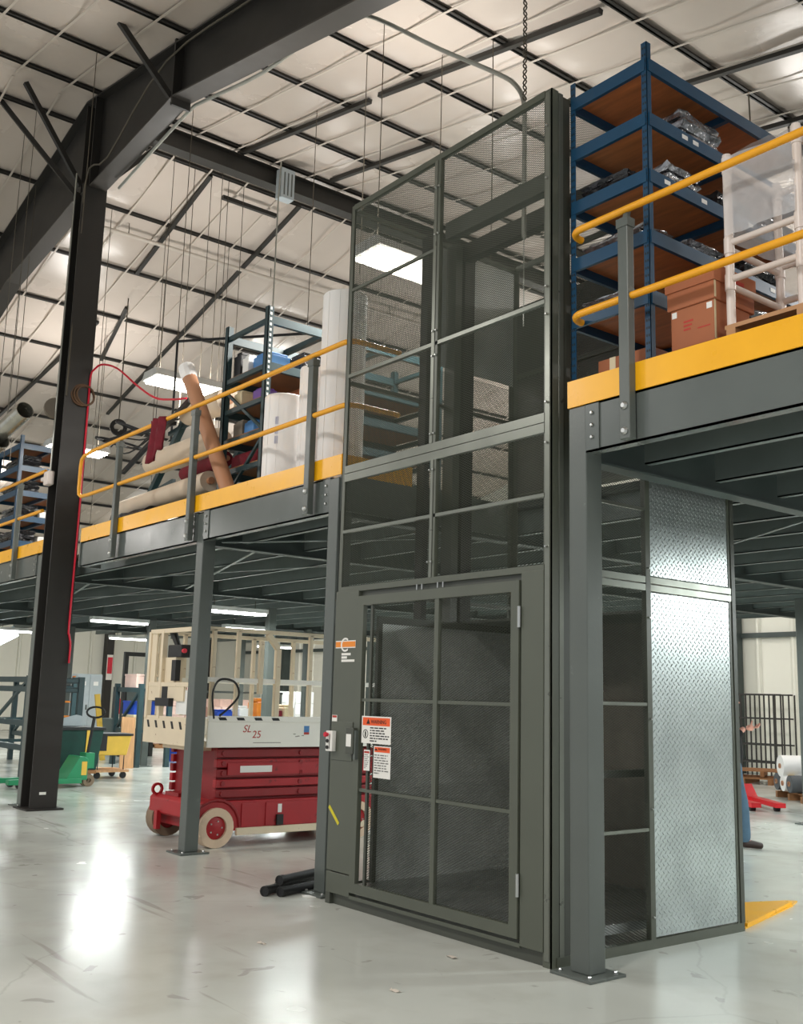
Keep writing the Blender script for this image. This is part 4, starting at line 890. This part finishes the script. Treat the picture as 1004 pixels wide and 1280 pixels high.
W8 = [(-12.1, 1.55, 5.2), (-10.45, 2.3, 5.2), (-10.45, 2.62, 5.0), (-10.45, 2.95, 4.9), (-12.1, 2.6, 5.6), (-10.45, 3.25, 6.2), (-12.1, 3.9, 6.0), (-13.77, 3.4, 4.6)]
W8.sort(key=lambda p: (Vector(p)-cam.matrix_world.translation).dot(rt)/(Vector(p)-cam.matrix_world.translation).dot(fw))
for i, (x, y, z0) in enumerate(W8): wire(x, y, z0, ['first', 'second', 'third', 'fourth', 'fifth', 'sixth', 'seventh', 'eighth'][i]+' thin hanging wire from the building column towards the lift')
for (x, y, z0, lb) in [(-15.43, 2.9, 4.4, 'faint far hanging wire above the rail end loop'), (-12.1, .2, 5.2, 'hanging wire left of the building column'), (-13.77, .6, 5.4, 'second hanging wire left of the building column'), (-8.05, -.4, 7.5, 'hanging wire in front of the rafter'),
    (-4.95, 1.9, 6.6, 'hanging wire over the left half of the lift'), (-3.4, 2.6, 6.4, 'hanging wire over the middle of the lift')]: wire(x, y, z0, lb)
ck = empty('hoist_chain', (-1.07, .8, 5.9), 'long hoist chain hanging down into the top of the lift', 'chain')
zc = zr(-1.07)-.1; k = 0
lk = None
while zc > 6.6:
    ax = (1, 0, 0) if k % 2 else (0, 1, 0)
    MB().ring((-1.07, .8, zc), ax, .024, .015, .009, 8).build('chain_link', 'wire', ck); zc -= .05; k += 1
MB().tube([(-1.07, .8, 6.62), (-1.07, .8, 4.6)], .006, n=5).build('cable', 'conduit', ck)
sl_ = empty('sprinkler_pipe', (-12.3, 5, 9.8), 'pale pipe running across the left roof slope', 'pipe'); MB().tube([(-12.4, .8, 9.75), (-12.3, 12, 9.75)], .035, n=10).build('pipe', 'strap_white', sl_, smooth=True)
for yy in (2, 5, 8): MB().tube([(-12.38, yy, 9.78), (-12.38, yy, zr(-12.38)-.08)], .008, n=5).build('hanger', 'wire', sl_)
tm = empty('track_rail', (-1.6, 6.2, 8.3), 'black track rail with small hangers at the upper right', 'track'); MB().bar((-2.6, 6.4, 8.75), (4.5, 6.2, 7.6), .07, .09).build('rail', 'black_rubber', tm)
for xx in (-2.1, -1.7): MB().tube([(xx, 6.36, 8.72), (xx, 6.36, 8.45)], [.05, .06], n=10).build('trolley', 'black_rubber', tm)
MB().tube([(-1.9, 6.36, 8.7), (-1.9, 6.36, zr(-1.9)-.1)], .012, n=6).build('hanger', 'wire', tm); wire(-1.85, 5.4, 7.9, 'long wire at the upper right, beside the black track rail', .01)
blk = empty('pulley_ring', (-14.6, 3.1, 6.6), 'small black ring pulley hanging beside the building column', 'pulley'); MB().ring((-14.6, 3.0, 6.75), (1, -.3, .1), .17, .09, .06, 18).build('ring', 'black_rubber', blk); MB().tube([(-14.6, 3.0, 6.92), (-14.6, 3.0, zr(-14.6)-.1)], .012, n=6).build('hanger', 'wire', blk)
# ------------------------------------------------------------------ under the mezzanine, left
def rack_frame(label, x0, x1, y0, y1, top, zs):
    t_ = empty('storage_rack', ((x0+x1)/2, (y0+y1)/2, 0), label, 'rack')
    for xx in (x0, x1):
        for yy in (y0, y1): B('upright', 'rack_teal', t_, xx-.05, xx+.05, yy-.05, yy+.05, 0, top)
    for z in zs:
        for yy in (y0, y1): B('beam', 'rack_teal', t_, x0+.05, x1-.05, yy-.03, yy+.03, z-.05, z+.05)
        for xx in (x0, x1): B('strut', 'rack_teal', t_, xx-.02, xx+.02, y0+.05, y1-.05, z-.03, z+.03)
    MB().bar((x1-.05, y0, zs[-1]), (x0+.05, y0, zs[0]), .05, .05).build('diagonal', 'rack_teal', t_)
    return t_
rack_frame('empty dark teal rack at the left edge behind the building column', -17.0, -14.2, 1.55, 2.5, 1.82, [.55, .98, 1.58, 1.75])
rack_frame('dark teal rack behind the green canvas cart', -19.6, -17.3, 3.1, 3.58, 1.85, [.6, 1.62, 1.78])
rk3 = rack_frame('dark rack with a slotted upright beside the bare mezzanine column', -17.7, -16.45, 4.72, 5.4, 1.75, [.75, 1.62])
for i, (x, y, z, lb, m) in enumerate([(-17.1, 5.05, .8, 'cream carton on the rack beside the bare mezzanine column', 'tape'), (-17.1, 5.05, 1.09, 'blue crate on the rack beside the bare mezzanine column', 'bucket_blue'), (-17.1, 5.05, 1.67, 'pinkish carton on top of the rack beside the bare mezzanine column', 'pink_goods')]):
    o_ = MB().box(x-.3, x+.3, y-.3, y+.3, z, z+.25); o_.box(x-.31, x+.31, y-.31, y+.31, z+.25, z+.29); tag(o_.build('carton', m, None), lb, 'box')
# green pallet jack
pj = empty('pallet_jack', (-12.7, 1.6, 0), 'green pallet jack with black handle behind the building column', 'pallet jack')
for xx in (-12.95, -12.5):
    f_ = B('fork', 'jack_green', pj, xx-.08, xx+.08, .75, 1.95, .07, .15, bevel=.01); MB().tube([(xx-.04, .95, .05), (xx+.04, .95, .05)], .05, n=12).build('roller', 'black_rubber', f_)
MB().prism([(1.68, .12), (2.05, .12), (2.05, .46), (1.98, .5), (1.9, .5)], 'X', -12.98, -12.46).build('body', 'jack_green', pj, bevel=.01)
B('warning_decal', 'tub_yellow', pj, -12.459, -12.457, 1.94, 2.03, .2, .42); B('pump_head', 'jack_green', pj, -12.86, -12.58, 2.05, 2.2, .3, .55)
for xx in (-12.78, -12.64): MB().ring((xx, 2.14, .1), (1, 0, 0), .1, .04, .05, 18).build('steer_wheel', 'tyre_tan', pj)
MB().tube([(-12.72, 2.12, .45), (-12.72, 2.2, 1.15)], .028, n=8).build('handle_shaft', 'black_rubber', pj)
MB().tube([(-12.72+.1*math.cos(a), 2.22+.12*math.cos(a), 1.22+.09*math.sin(a)) for a in [2*math.pi*i/16 for i in range(17)]], .018, n=6).build('handle_loop', 'black_rubber', pj, smooth=True)
# green canvas cart
gc = empty('canvas_cart', (-13.6, 2.2, 0), 'dark green canvas cart with yellow straps on the pallet jack', 'cart')
MB().prism([(1.62, .22), (2.5, .22), (2.6, .93), (1.52, .93)], 'X', -14.1, -13.2).build('canvas_tub', 'dark_green_canvas', gc, bevel=.02)
for yy in (1.78, 2.3): MB().bar((-13.19, yy-.0, .25), (-13.19, yy+.05*(yy-2), .9), .07, .012, (1, 0, 0)).build('strap', 'tub_yellow', gc)
B('rim', 'black_rubber', gc, -14.12, -13.18, 1.5, 2.62, .9, .95); B('base_board', 'pallet_wood', gc, -14.1, -13.2, 1.6, 2.5, .16, .22)
for xx in (-14.0, -13.3):
    for yy in (1.7, 2.4): MB().tube([(xx-.02, yy, .08), (xx+.02, yy, .08)], .08, n=12).build('caster', 'black_rubber', gc)
MB().prism([(1.55, .955), (2.45, .955), (2.4, 1.13), (2.3, 1.15)], 'X', -13.8, -13.79).build('grey_sheet', 'locker_grey', gc)
# yellow tub dolly
td = empty('tub_dolly', (-14.2, 3.1, 0), 'yellow tub on a wooden wheeled dolly', 'dolly')
MB().prism([(2.82, .42), (3.38, .42), (3.46, .78), (2.74, .78)], 'X', -14.55, -13.95).build('tub', 'tub_yellow', td, bevel=.015); B('rim', 'black_rubber', td, -14.57, -13.93, 2.72, 3.48, .77, .81)
B('dark_panel', 'black_rubber', td, -13.95, -13.945, 2.8, 2.98, .5, .77); B('dolly_board', 'wood', td, -14.6, -13.9, 2.78, 3.42, .12, .16)
for xx in (-14.5, -14.0):
    for yy in (2.85, 3.35): MB().tube([(xx, yy, .16), (xx, yy, .42)], .01, n=6).build('leg', 'black_rubber', td); MB().tube([(xx-.02, yy, .06), (xx+.02, yy, .06)], .06, n=12).build('caster', 'black_rubber', td)
bd = MB().prism([(4.28, 0), (4.58, 0), (4.56, 1.04), (4.26, 1.06)], 'X', -16.32, -16.28); tag(bd.build('plywood_board', 'wood', None), 'upright plywood board leaning beside the slotted rack', 'board')
# lockers
lk = empty('locker_pair', (-26.2, 7.4, 0), 'pair of tall light grey lockers by the far wall', 'locker')
MB().box(-26.5, -26.0, 7.0, 7.78, 0, 2.06).build('cabinet', 'locker_grey', lk)
for i in range(2):
    d_ = B('door', 'locker_grey', lk, -26.0, -25.975, 7.02+.385*i, 7.39+.385*i, .05, 2.02); B('name_plate', 'white_label', d_, -25.975, -25.97, 7.12+.385*i, 7.27+.385*i, 1.72, 1.84); B('handle', 'grey_paint', d_, -25.975, -25.95, 7.3+.385*i, 7.34+.385*i, 1.0, 1.15)
# black mast truck, extinguisher, orange ladder, pole
mt = empty('mast_truck', (-20, 6.3, 0), 'black mast of a lift truck in front of the far wall', 'lift truck')
for yy in (5.9, 6.7): B('mast_rail', 'black_steel', mt, -20.1, -20, yy-.05, yy+.05, 0, 2.55)
for z in (.4, 1.2, 1.9, 2.5): B('mast_cross', 'black_steel', mt, -20.08, -20.02, 5.95, 6.65, z-.05, z+.05)
B('load_plate', 'grey_paint', mt, -20.0, -19.96, 5.95, 6.65, 1.25, 1.85); B('truck_body', 'dark_green_steel', mt, -21.2, -20.1, 5.85, 6.75, .1, .9, bevel=.03)
ex = empty('fire_extinguisher', (-25.6, 8.15, 1.0), 'red fire extinguisher near the lockers', 'extinguisher'); MB().tube([(-25.6, 8.15, .9), (-25.6, 8.15, 1.32), (-25.6, 8.15, 1.4)], [.1, .1, .04], n=14).build('cylinder', 'jack_red', ex, smooth=True); MB().tube([(-25.6, 8.15, 1.4), (-25.6, 8.15, 1.5)], .03, n=8).build('valve', 'ink', ex)
MB().box(-25.75, -25.7, 8.05, 8.25, 0, 1.7).build('stand', 'dark_green_steel', ex)
ol = empty('orange_ladder', (-19, 4.3, 0), 'orange step ladder behind the green canvas cart', 'ladder')
for yy in (4.0, 4.28): MB().bar((-19, yy, 0), (-19.2, yy, 1.9), .05, .08).build('stile', 'orange_logo', ol)
for k in range(5): B('rung', 'orange_logo', ol, -19.15, -19.03, 4.0, 4.28, .3+.33*k, .34+.33*k)
yp = MB().bar((-18.8, 4.95, 0), (-18.9, 4.75, 1.5), .12, .05); tag(yp.build('yellow_pole', 'tub_yellow', None), 'leaning yellow plank beside the orange step ladder', 'plank')
sn = empty('wall_sign', (-35.68, 12.05, 2.0), 'small red and white sign on the far wall column', 'sign'); B('panel', 'sign_white', sn, -35.7, -35.66, 11.93, 12.17, 2.0, 3.0); B('red_field', 'knob_red', sn, -35.66, -35.65, 11.95, 12.15, 2.25, 2.9)
bk = empty('bucket', (-18.2, 6.45, 0), 'blue plastic bucket on the floor left of the scissor lift', 'bucket'); MB().tube([(-18.2, 6.45, 0), (-18.2, 6.45, .37)], [.13, .165], n=20).build('pail', 'bucket_blue', bk, smooth=True); MB().ring((-18.2, 6.45, .36), (0, 0, 1), .175, .155, .03).build('rim', 'bucket_blue', bk)
# stair at the far left
stt = empty('stair', (-22, 2.6, 0), 'pale steel stair rising to the mezzanine at the far left', 'stair')
for xx in (-22.6, -21.8): MB().bar((xx, 1.0, 1.4), (xx, 3.7, 3.0), .04, .28).build('stringer', mat('pale_steel', (176, 192, 200), .4), stt); MB().bar((xx, -1.3, 0.03), (xx, 1.0, 1.4), .04, .28).build('stringer', 'pale_steel', stt)
for k in range(14): B('tread', 'joist_steel', stt, -22.58, -21.82, -1.2+.33*k, -.95+.33*k, .12+.197*k, .15+.197*k)
MB().tube([(-21.8, -1.3, .95), (-21.8, 2.2, 3.05)], .03, n=8).build('hand_rail', 'rail_yellow', stt)
# pallets of goods
def goods(x, y, w_, d_, h, label, m='pink_goods', rows=4):
    t_ = empty('loaded_pallet', (x, y, 0), label, 'pallet'); 
    for i in range(4): B('slat', 'pallet_wood', t_, x-w_/2, x+w_/2, y-d_/2+i*d_/3.4, y-d_/2+i*d_/3.4+.1, .1, .13)
    for i in range(3): B('stringer', 'pallet_wood', t_, x-w_/2+i*(w_-.1)/2, x-w_/2+i*(w_-.1)/2+.1, y-d_/2, y+d_/2, 0, .1)
    rg = random.Random(int(x*10)); hh = (h-.13)/rows
    for r_ in range(rows):
        for i in range(2):
            for j in range(3):
                a = x-w_/2+i*w_/2; b_ = y-d_/2+j*d_/3; B('carton', m, t_, a+.01, a+w_/2-.01, b_+.01, b_+d_/3-.01-rg.uniform(0, .02), .13+r_*hh, .13+(r_+1)*hh-.01)
goods(-24, 9.1, 1.2, 1.3, 1.75, 'pallet of pinkish cartons seen behind the lift end rails', rows=6)
goods(-24, 10.7, 1.2, 1.2, 1.2, 'lower pallet of pinkish cartons further right behind the scissor lift')
goods(-20, 10.75, 1.0, .9, 1.7, 'shrink wrapped pallet between the scissor lift rails', 'white_roll', 5)
goods(-27.5, 13, 1.2, 1.3, 1.4, 'distant pallet of cartons near the far corner', 'pink_goods', 4)
wb_ = empty('work_bench', (-18.5, 8.6, 0), 'cluttered white work bench behind the scissor lift rails', 'bench')
B('top', 'white_label', wb_, -19.1, -18, 7.4, 9.9, .95, 1.0)
for xx in (-19.0, -18.1):
    for yy in (7.5, 9.8): B('leg', 'grey_paint', wb_, xx-.03, xx+.03, yy-.03, yy+.03, 0, .95)
B('back_rail', 'grey_paint', wb_, -19.1, -19.05, 7.4, 9.9, 1.6, 1.65)
for yy in (7.45, 9.85): B('back_post', 'grey_paint', wb_, -19.1, -19.05, yy-.03, yy+.03, 1.0, 1.65)
for i, (y, w_, h, m, lb) in enumerate([(7.6, .5, .2, 'bucket_blue', 'blue tray on the cluttered work bench'), (8.2, .35, .3, 'white_roll', 'white parcel on the cluttered work bench'), (8.7, .25, .5, 'orange_logo', 'tall orange tool on the cluttered work bench'), (9.1, .35, .25, 'maroon_cloth', 'dark red tool bag on the cluttered work bench'), (9.5, .3, .35, 'tape', 'cream parcel on the cluttered work bench')]):
    o_ = MB().box(-18.8, -18.3, y, y+w_, 1.0, 1.0+h*.8); o_.box(-18.75, -18.4, y+.04, y+w_-.06, 1.0+h*.8, 1.0+h); tag(o_.build('bench_item', m, None, bevel=.03), lb, 'item')

# ------------------------------------------------------------------ under the mezzanine, right
rj = empty('pallet_jack', (-5.2, 10.4, 0), 'red pallet jack on the floor beyond the person', 'pallet jack')
dv = Vector((.84, -.54, 0)).normalized(); pv = Vector((.54, .84, 0)).normalized(); o0 = Vector((-5.8, 10.6, 0))
for s_ in (-.2, .2):
    MB().bar(o0+pv*s_+Vector((0, 0, .12)), o0+pv*s_+dv*1.15+Vector((0, 0, .1)), .16, .07).build('fork', 'jack_red', rj); 
    e_ = o0+pv*s_+dv*1.0; MB().tube([e_-pv*.04+Vector((0, 0, .045)), e_+pv*.04+Vector((0, 0, .045))], .045, n=10).build('roller', 'black_rubber', rj)
mb = MB(); a_, b_ = o0-dv*.05, o0+dv*.25
mb.add([a_-pv*.27, b_-pv*.27+Vector((0, 0, .08)), a_-pv*.27+Vector((0, 0, .34)), a_+pv*.27, b_+pv*.27+Vector((0, 0, .08)), a_+pv*.27+Vector((0, 0, .34))], [(0, 1, 2), (5, 4, 3), (0, 3, 4, 1), (1, 4, 5, 2), (2, 5, 3, 0)]); mb.v = [(x, y, z+.1 if z < .05 else z) for x, y, z in mb.v]; mb.build('body', 'jack_red', rj)
MB().tube([o0-dv*.1+Vector((0, 0, .4)), o0-dv*.3+Vector((0, 0, 1.15))], .025, n=8).build('handle_shaft', 'jack_red', rj); MB().bar(o0-dv*.3-pv*.2+Vector((0, 0, 1.15)), o0-dv*.3+pv*.2+Vector((0, 0, 1.15)), .04, .05).build('handle_grip', 'black_rubber', rj)
MB().ring(o0-dv*.15+Vector((0, 0, .1)), pv, .1, .04, .06, 16).build('steer_wheel', 'black_rubber', rj)
rp = empty('roll_pallet', (-5.6, 12.6, 0), 'low wooden pallet under the lying rolls at the right edge', 'pallet')
ad = Vector((.62, .78, 0)).normalized(); ap = Vector((.78, -.62, 0))
q0 = Vector((-5.98, 12.35, 0))
for i in range(4): MB().bar(q0+ad*(.15+.33*i)-ap*.55+Vector((0, 0, .125)), q0+ad*(.15+.33*i)+ap*.75+Vector((0, 0, .125)), .12, .025).build('slat', 'pallet_wood', rp)
for s_ in (-.5, .1, .7): MB().bar(q0+ap*s_+Vector((0, 0, .055)), q0+ap*s_+ad*1.3+Vector((0, 0, .055)), .09, .11).build('stringer', 'pallet_wood', rp)
for s_, z, r, m, lb in [(-.33, .29, .15, 'dark_roll', 'dark grey roll lying at the left of the pallet'), (-.02, .28, .14, 'white_roll', 'small white roll lying between the others on the pallet'), (.3, .29, .15, 'dark_roll', 'second dark roll lying right of the small white roll'), (-.12, .575, .19, 'white_roll', 'large white roll lying on top of the pile')]:
    t_ = empty('fabric_roll', tuple(q0+ap*s_+Vector((0, 0, z-r))), lb, 'roll', 'rolls lying on the pallet'); MB().tube([q0+ap*s_-ad*.05+Vector((0, 0, z)), q0+ap*s_+ad*1.4+Vector((0, 0, z))], r, n=22).build('rolled_fabric', m, t_, smooth=True)
    if r == .14: MB().ring(q0+ap*s_+ad*.1+Vector((0, 0, z)), ad, .146, .135, .12, 20).build('yellow_band', 'tub_yellow', t_)
    MB().ring(q0+ap*s_-ad*.055+Vector((0, 0, z)), ad, .045, .03, .03, 14).build('core', 'tan_tube', t_)
for k, (x, y, z, a, lb) in enumerate([(-8.7, 15.4, 0, .3, 'lowest loose wooden pallet by the back wall'), (-8.5, 15.6, .15, .5, 'wooden pallet on top of the loose pile by the back wall'), (-7.5, 15.9, 0, .1, 'separate wooden pallet lying right of the loose pile')]):
    t_ = empty('wooden_pallet', (x, y, z), lb, 'pallet'); c_, s_ = math.cos(a), math.sin(a); T = lambda u, v, w_: (x+u*c_-v*s_, y+u*s_+v*c_, z+w_)
    for i in range(6): MB().bar(T(-.6, -.5+.2*i, .12), T(.6, -.5+.2*i, .12), .1, .02).build('slat', 'pallet_wood', t_)
    for i in (-.55, 0, .55): MB().bar(T(i, -.55, .055), T(i, .55, .055), .08, .11).build('stringer', 'pallet_wood', t_)
br = empty('bar_rack', (-9.6, 17.2, 0), 'black wire bar rack standing before the back wall', 'rack')
for yy in (17.0, 17.5):
    for z in (.35, .75, 1.35, 1.9): MB().bar((-10.8, yy, z), (-8.9, yy, z), .035, .035).build('cross_bar', 'black_steel', br)
    for xx in [-10.8, -10.35, -10.2, -9.95, -9.7, -9.45, -9.2, -9.05, -8.9]: MB().bar((xx+(yy-17)*.1, yy, 0), (xx+(yy-17)*.1, yy, 1.9), .028, .028).build('upright_bar', 'black_steel', br)
# yellow plate on the floor behind the lift
yp = MB().prism([(-.03, 2.08), (-.33, 3.2), (-.42, 3.42), (-.48, 3.35), (-.62, 2.95), (-.5, 2.3)], 'Z', .0, .012); yp.bar((-.05, 2.12, .02), (-.36, 3.22, .02), .02, .03)
tag(yp.build('floor_plate', 'safety_yellow', None), 'yellow triangular steel plate on the floor behind the tread plate', 'plate')

# ------------------------------------------------------------------ black pipes, paper and scraps on the floor
for k, (p, q, lb) in enumerate([((-2.86, -.3, .04), (-3.02, .0, .04), 'nearest short black pipe beside the left lift column'), ((-2.78, -.2, .04), (-2.95, .4, .04), 'long black pipe on the floor beside the left lift column'), ((-2.98, -.1, .04), (-3.2, .42, .04), 'farthest black pipe on the floor beside the left lift column'), ((-2.88, -.15, .108), (-3.1, .42, .108), 'black pipe lying on top of the other pipes')]):
    t_ = empty('black_pipe', p, lb, 'pipe', 'black pipes on the floor'); p, q = Vector(p), Vector(q); MB().tube([p, q], .036, n=14).build('pipe', 'black_rubber', t_, smooth=True); d_ = (q-p).normalized(); MB().ring(p+d_*.02, d_, .041, .03, .05, 14).build('collar', 'ink', t_)
tag(MB().prism([(-2.66, -.06), (-2.6, .04), (-2.68, .07), (-2.74, -.02)], 'Z', .001, .006).build('paper_tag', 'white_label', None), 'white paper tag on the floor by the black pipes', 'paper')
rg = random.Random(21)
for k, (x, y, lb) in enumerate([(-.55, -.33, 'pale plastic scrap on the floor before the gate'), (-1.5, -1.15, 'small clear scrap on the floor left of the gate'), (-.15, -1.1, 'clear plastic scrap nearest the camera')]):
    mb = MB(); n = 5
    for j in range(n):
        for i in range(n): mb.v.append((x+.075*(i/(n-1)-.5)+.02*rg.random(), y+.03*(j/(n-1)-.5)+.012*rg.random(), .001+.01*rg.random()))
    mb.f = [(j*n+i, j*n+i+1, (j+1)*n+i+1, (j+1)*n+i) for j in range(n-1) for i in range(n-1)]
    tag(mb.build('plastic_scrap', 'strap_white', None), lb, 'scrap')

# ------------------------------------------------------------------ the person behind the lift
pe = empty('person', (-2.735, 5.87, 0), 'person in dark top and blue jeans, mostly hidden behind the tread plate, hand held out', 'person')
FA = math.atan2(.79, .62)
pe.rotation_euler = (0, 0, FA)
def skin(name, pts, edges, m, parent, sub=2):
    me = bpy.data.meshes.new(name); me.from_pydata([p[:3] for p in pts], edges, []); o_ = bpy.data.objects.new(name, me); COL.objects.link(o_); o_.parent = parent
    sk = o_.modifiers.new('skin', 'SKIN'); sk.use_smooth_shade = True
    for v, p in zip(me.skin_vertices[0].data, pts): v.radius = (p[3], p[4] if len(p) > 4 else p[3])
    me.skin_vertices[0].data[0].use_root = True
    ss = o_.modifiers.new('sub', 'SUBSURF'); ss.levels = sub; ss.render_levels = sub
    me.materials.append(MATS[m]); WL[o_.name] = np.zeros(3); return o_
# local: x forward, y left, z up
bp = [(0, 0, .95, .08, .1), (0, 0, 1.15, .08, .1), (.01, 0, 1.34, .085, .12), (0, 0, 1.45, .055, .07), (.005, 0, 1.51, .05), (.03, 0, 1.575, .08, .07), (.035, 0, 1.66, .1, .088), (.02, 0, 1.74, .085, .08),
      (0, .1, .88, .085), (.02, .1, .5, .06), (-.01, .1, .1, .042), (.08, .1, .045, .035), (.16, .1, .035, .028),
      (.02, -.1, .86, .075), (.12, -.1, .5, .06), (.14, -.1, .1, .042), (.22, -.1, .045, .035), (.3, -.1, .035, .028),
      (.0, .17, 1.37, .045), (-.03, .24, 1.12, .042), (-.07, .23, .9, .033), (-.07, .22, .84, .03),
      (.0, -.17, 1.37, .045), (-.06, -.26, 1.16, .042), (.09, -.22, 1.33, .036), (.15, -.21, 1.36, .034)]
be = [(0, 1), (1, 2), (2, 3), (3, 4), (4, 5), (5, 6), (6, 7), (0, 8), (8, 9), (9, 10), (10, 11), (11, 12), (0, 13), (13, 14), (14, 15), (15, 16), (16, 17), (2, 18), (18, 19), (19, 20), (20, 21), (2, 22), (22, 23), (23, 24), (24, 25)]
skin('body', bp, be, 'skin', pe)
skin('shirt', [(0, 0, .9, .17, .2), (.015, 0, 1.1, .155, .185), (.015, 0, 1.3, .14, .18), (0, 0, 1.46, .075, .085), (0, .17, 1.385, .085), (-.03, .255, 1.12, .06), (-.06, .24, .93, .05), (0, -.17, 1.385, .085), (-.06, -.265, 1.16, .06), (.1, -.222, 1.335, .052)],
     [(0, 1), (1, 2), (2, 3), (2, 4), (4, 5), (5, 6), (2, 7), (7, 8), (8, 9)], 'black_cloth', pe)
skin('jeans', [(0, 0, 1.04, .14, .165), (.01, 0, .9, .15, .175), (0, .1, .8, .105), (.025, .1, .5, .08), (0, .1, .05, .075), (.03, -.1, .8, .105), (.12, -.1, .5, .08), (.14, -.1, .05, .075)], [(0, 1), (1, 2), (2, 3), (3, 4), (1, 5), (5, 6), (6, 7)], 'jeans', pe)
for s_, q_ in ((.1, 0), (-.1, .14)): skin('shoe', [(q_-.05, s_, .055, .052), (q_+.04, s_, .06, .05), (q_+.13, s_, .045, .045), (q_+.21, s_, .035, .035)], [(0, 1), (1, 2), (2, 3)], 'shoe_brown', pe)
skin('hair', [(-.035, 0, 1.62, .075, .072), (-.03, 0, 1.7, .095, .09), (.01, 0, 1.765, .095, .08), (.06, 0, 1.785, .05, .06)], [(0, 1), (1, 2), (2, 3)], 'hair', pe, 2)
# face
MB().tube([(.125, 0, 1.675), (.152, 0, 1.64)], [.01, .016], n=8).build('nose', 'skin', None).parent = pe
for s_ in (.032, -.032): MB().tube([(.118, s_, 1.675), (.13, s_, 1.675)], [.012, .008], n=8).build('eye', 'ink', None).parent = pe
MB().bar((.112, -.025, 1.595), (.112, .025, 1.595), .012, .01).build('mouth', 'red_ink', None).parent = pe
for s_ in (.083, -.083): MB().tube([(.03, s_, 1.64), (.03, s_*1.05, 1.68)], [.02, .026], n=8).build('ear', 'skin', None).parent = pe
# hand held out, palm up, fingers curled; right arm is on the camera side
def hand(w, sgn):
    wx, wy, wz = w
    skin('palm', [(wx-.01, wy, wz, .026, .03), (wx+.04, wy, wz+.0, .02, .04), (wx+.085, wy, wz+.005, .017, .04)], [(0, 1), (1, 2)], 'skin', pe)
    for i, l in enumerate((.068, .078, .072, .056)):
        yy = wy+sgn*(-.033+.022*i); skin('finger', [(wx+.08, yy, wz+.004, .011), (wx+.08+l*.5, yy, wz+.006, .0095), (wx+.08+l*.82, yy, wz+.006+l*.3, .009), (wx+.08+l*.9, yy, wz+.006+l*.68, .0075)], [(0, 1), (1, 2), (2, 3)], 'skin', pe, 1)
    skin('thumb', [(wx+.015, wy-sgn*.03, wz+.005, .014), (wx+.035, wy-sgn*.05, wz+.03, .012), (wx+.045, wy-sgn*.052, wz+.066, .01), (wx+.05, wy-sgn*.05, wz+.085, .008)], [(0, 1), (1, 2), (2, 3)], 'skin', pe, 1)
hand((.165, -.21, 1.365), 1)
skin('palm', [(-.07, .22, .86, .026, .03), (-.07, .22, .8, .02, .036), (-.07, .22, .765, .017, .036)], [(0, 1), (1, 2)], 'skin', pe)
for i, l in enumerate((.06, .07, .066, .05)): skin('finger', [(-.037-.022*i, .22, .77, .011), (-.037-.022*i, .215, .77-l*.5, .0095), (-.037-.022*i, .2, .77-l*.9, .008)], [(0, 1), (1, 2)], 'skin', pe, 1)
skin('thumb', [(-.05, .22, .83, .013), (-.025, .205, .79, .011), (-.02, .195, .76, .009)], [(0, 1), (1, 2)], 'skin', pe, 1)
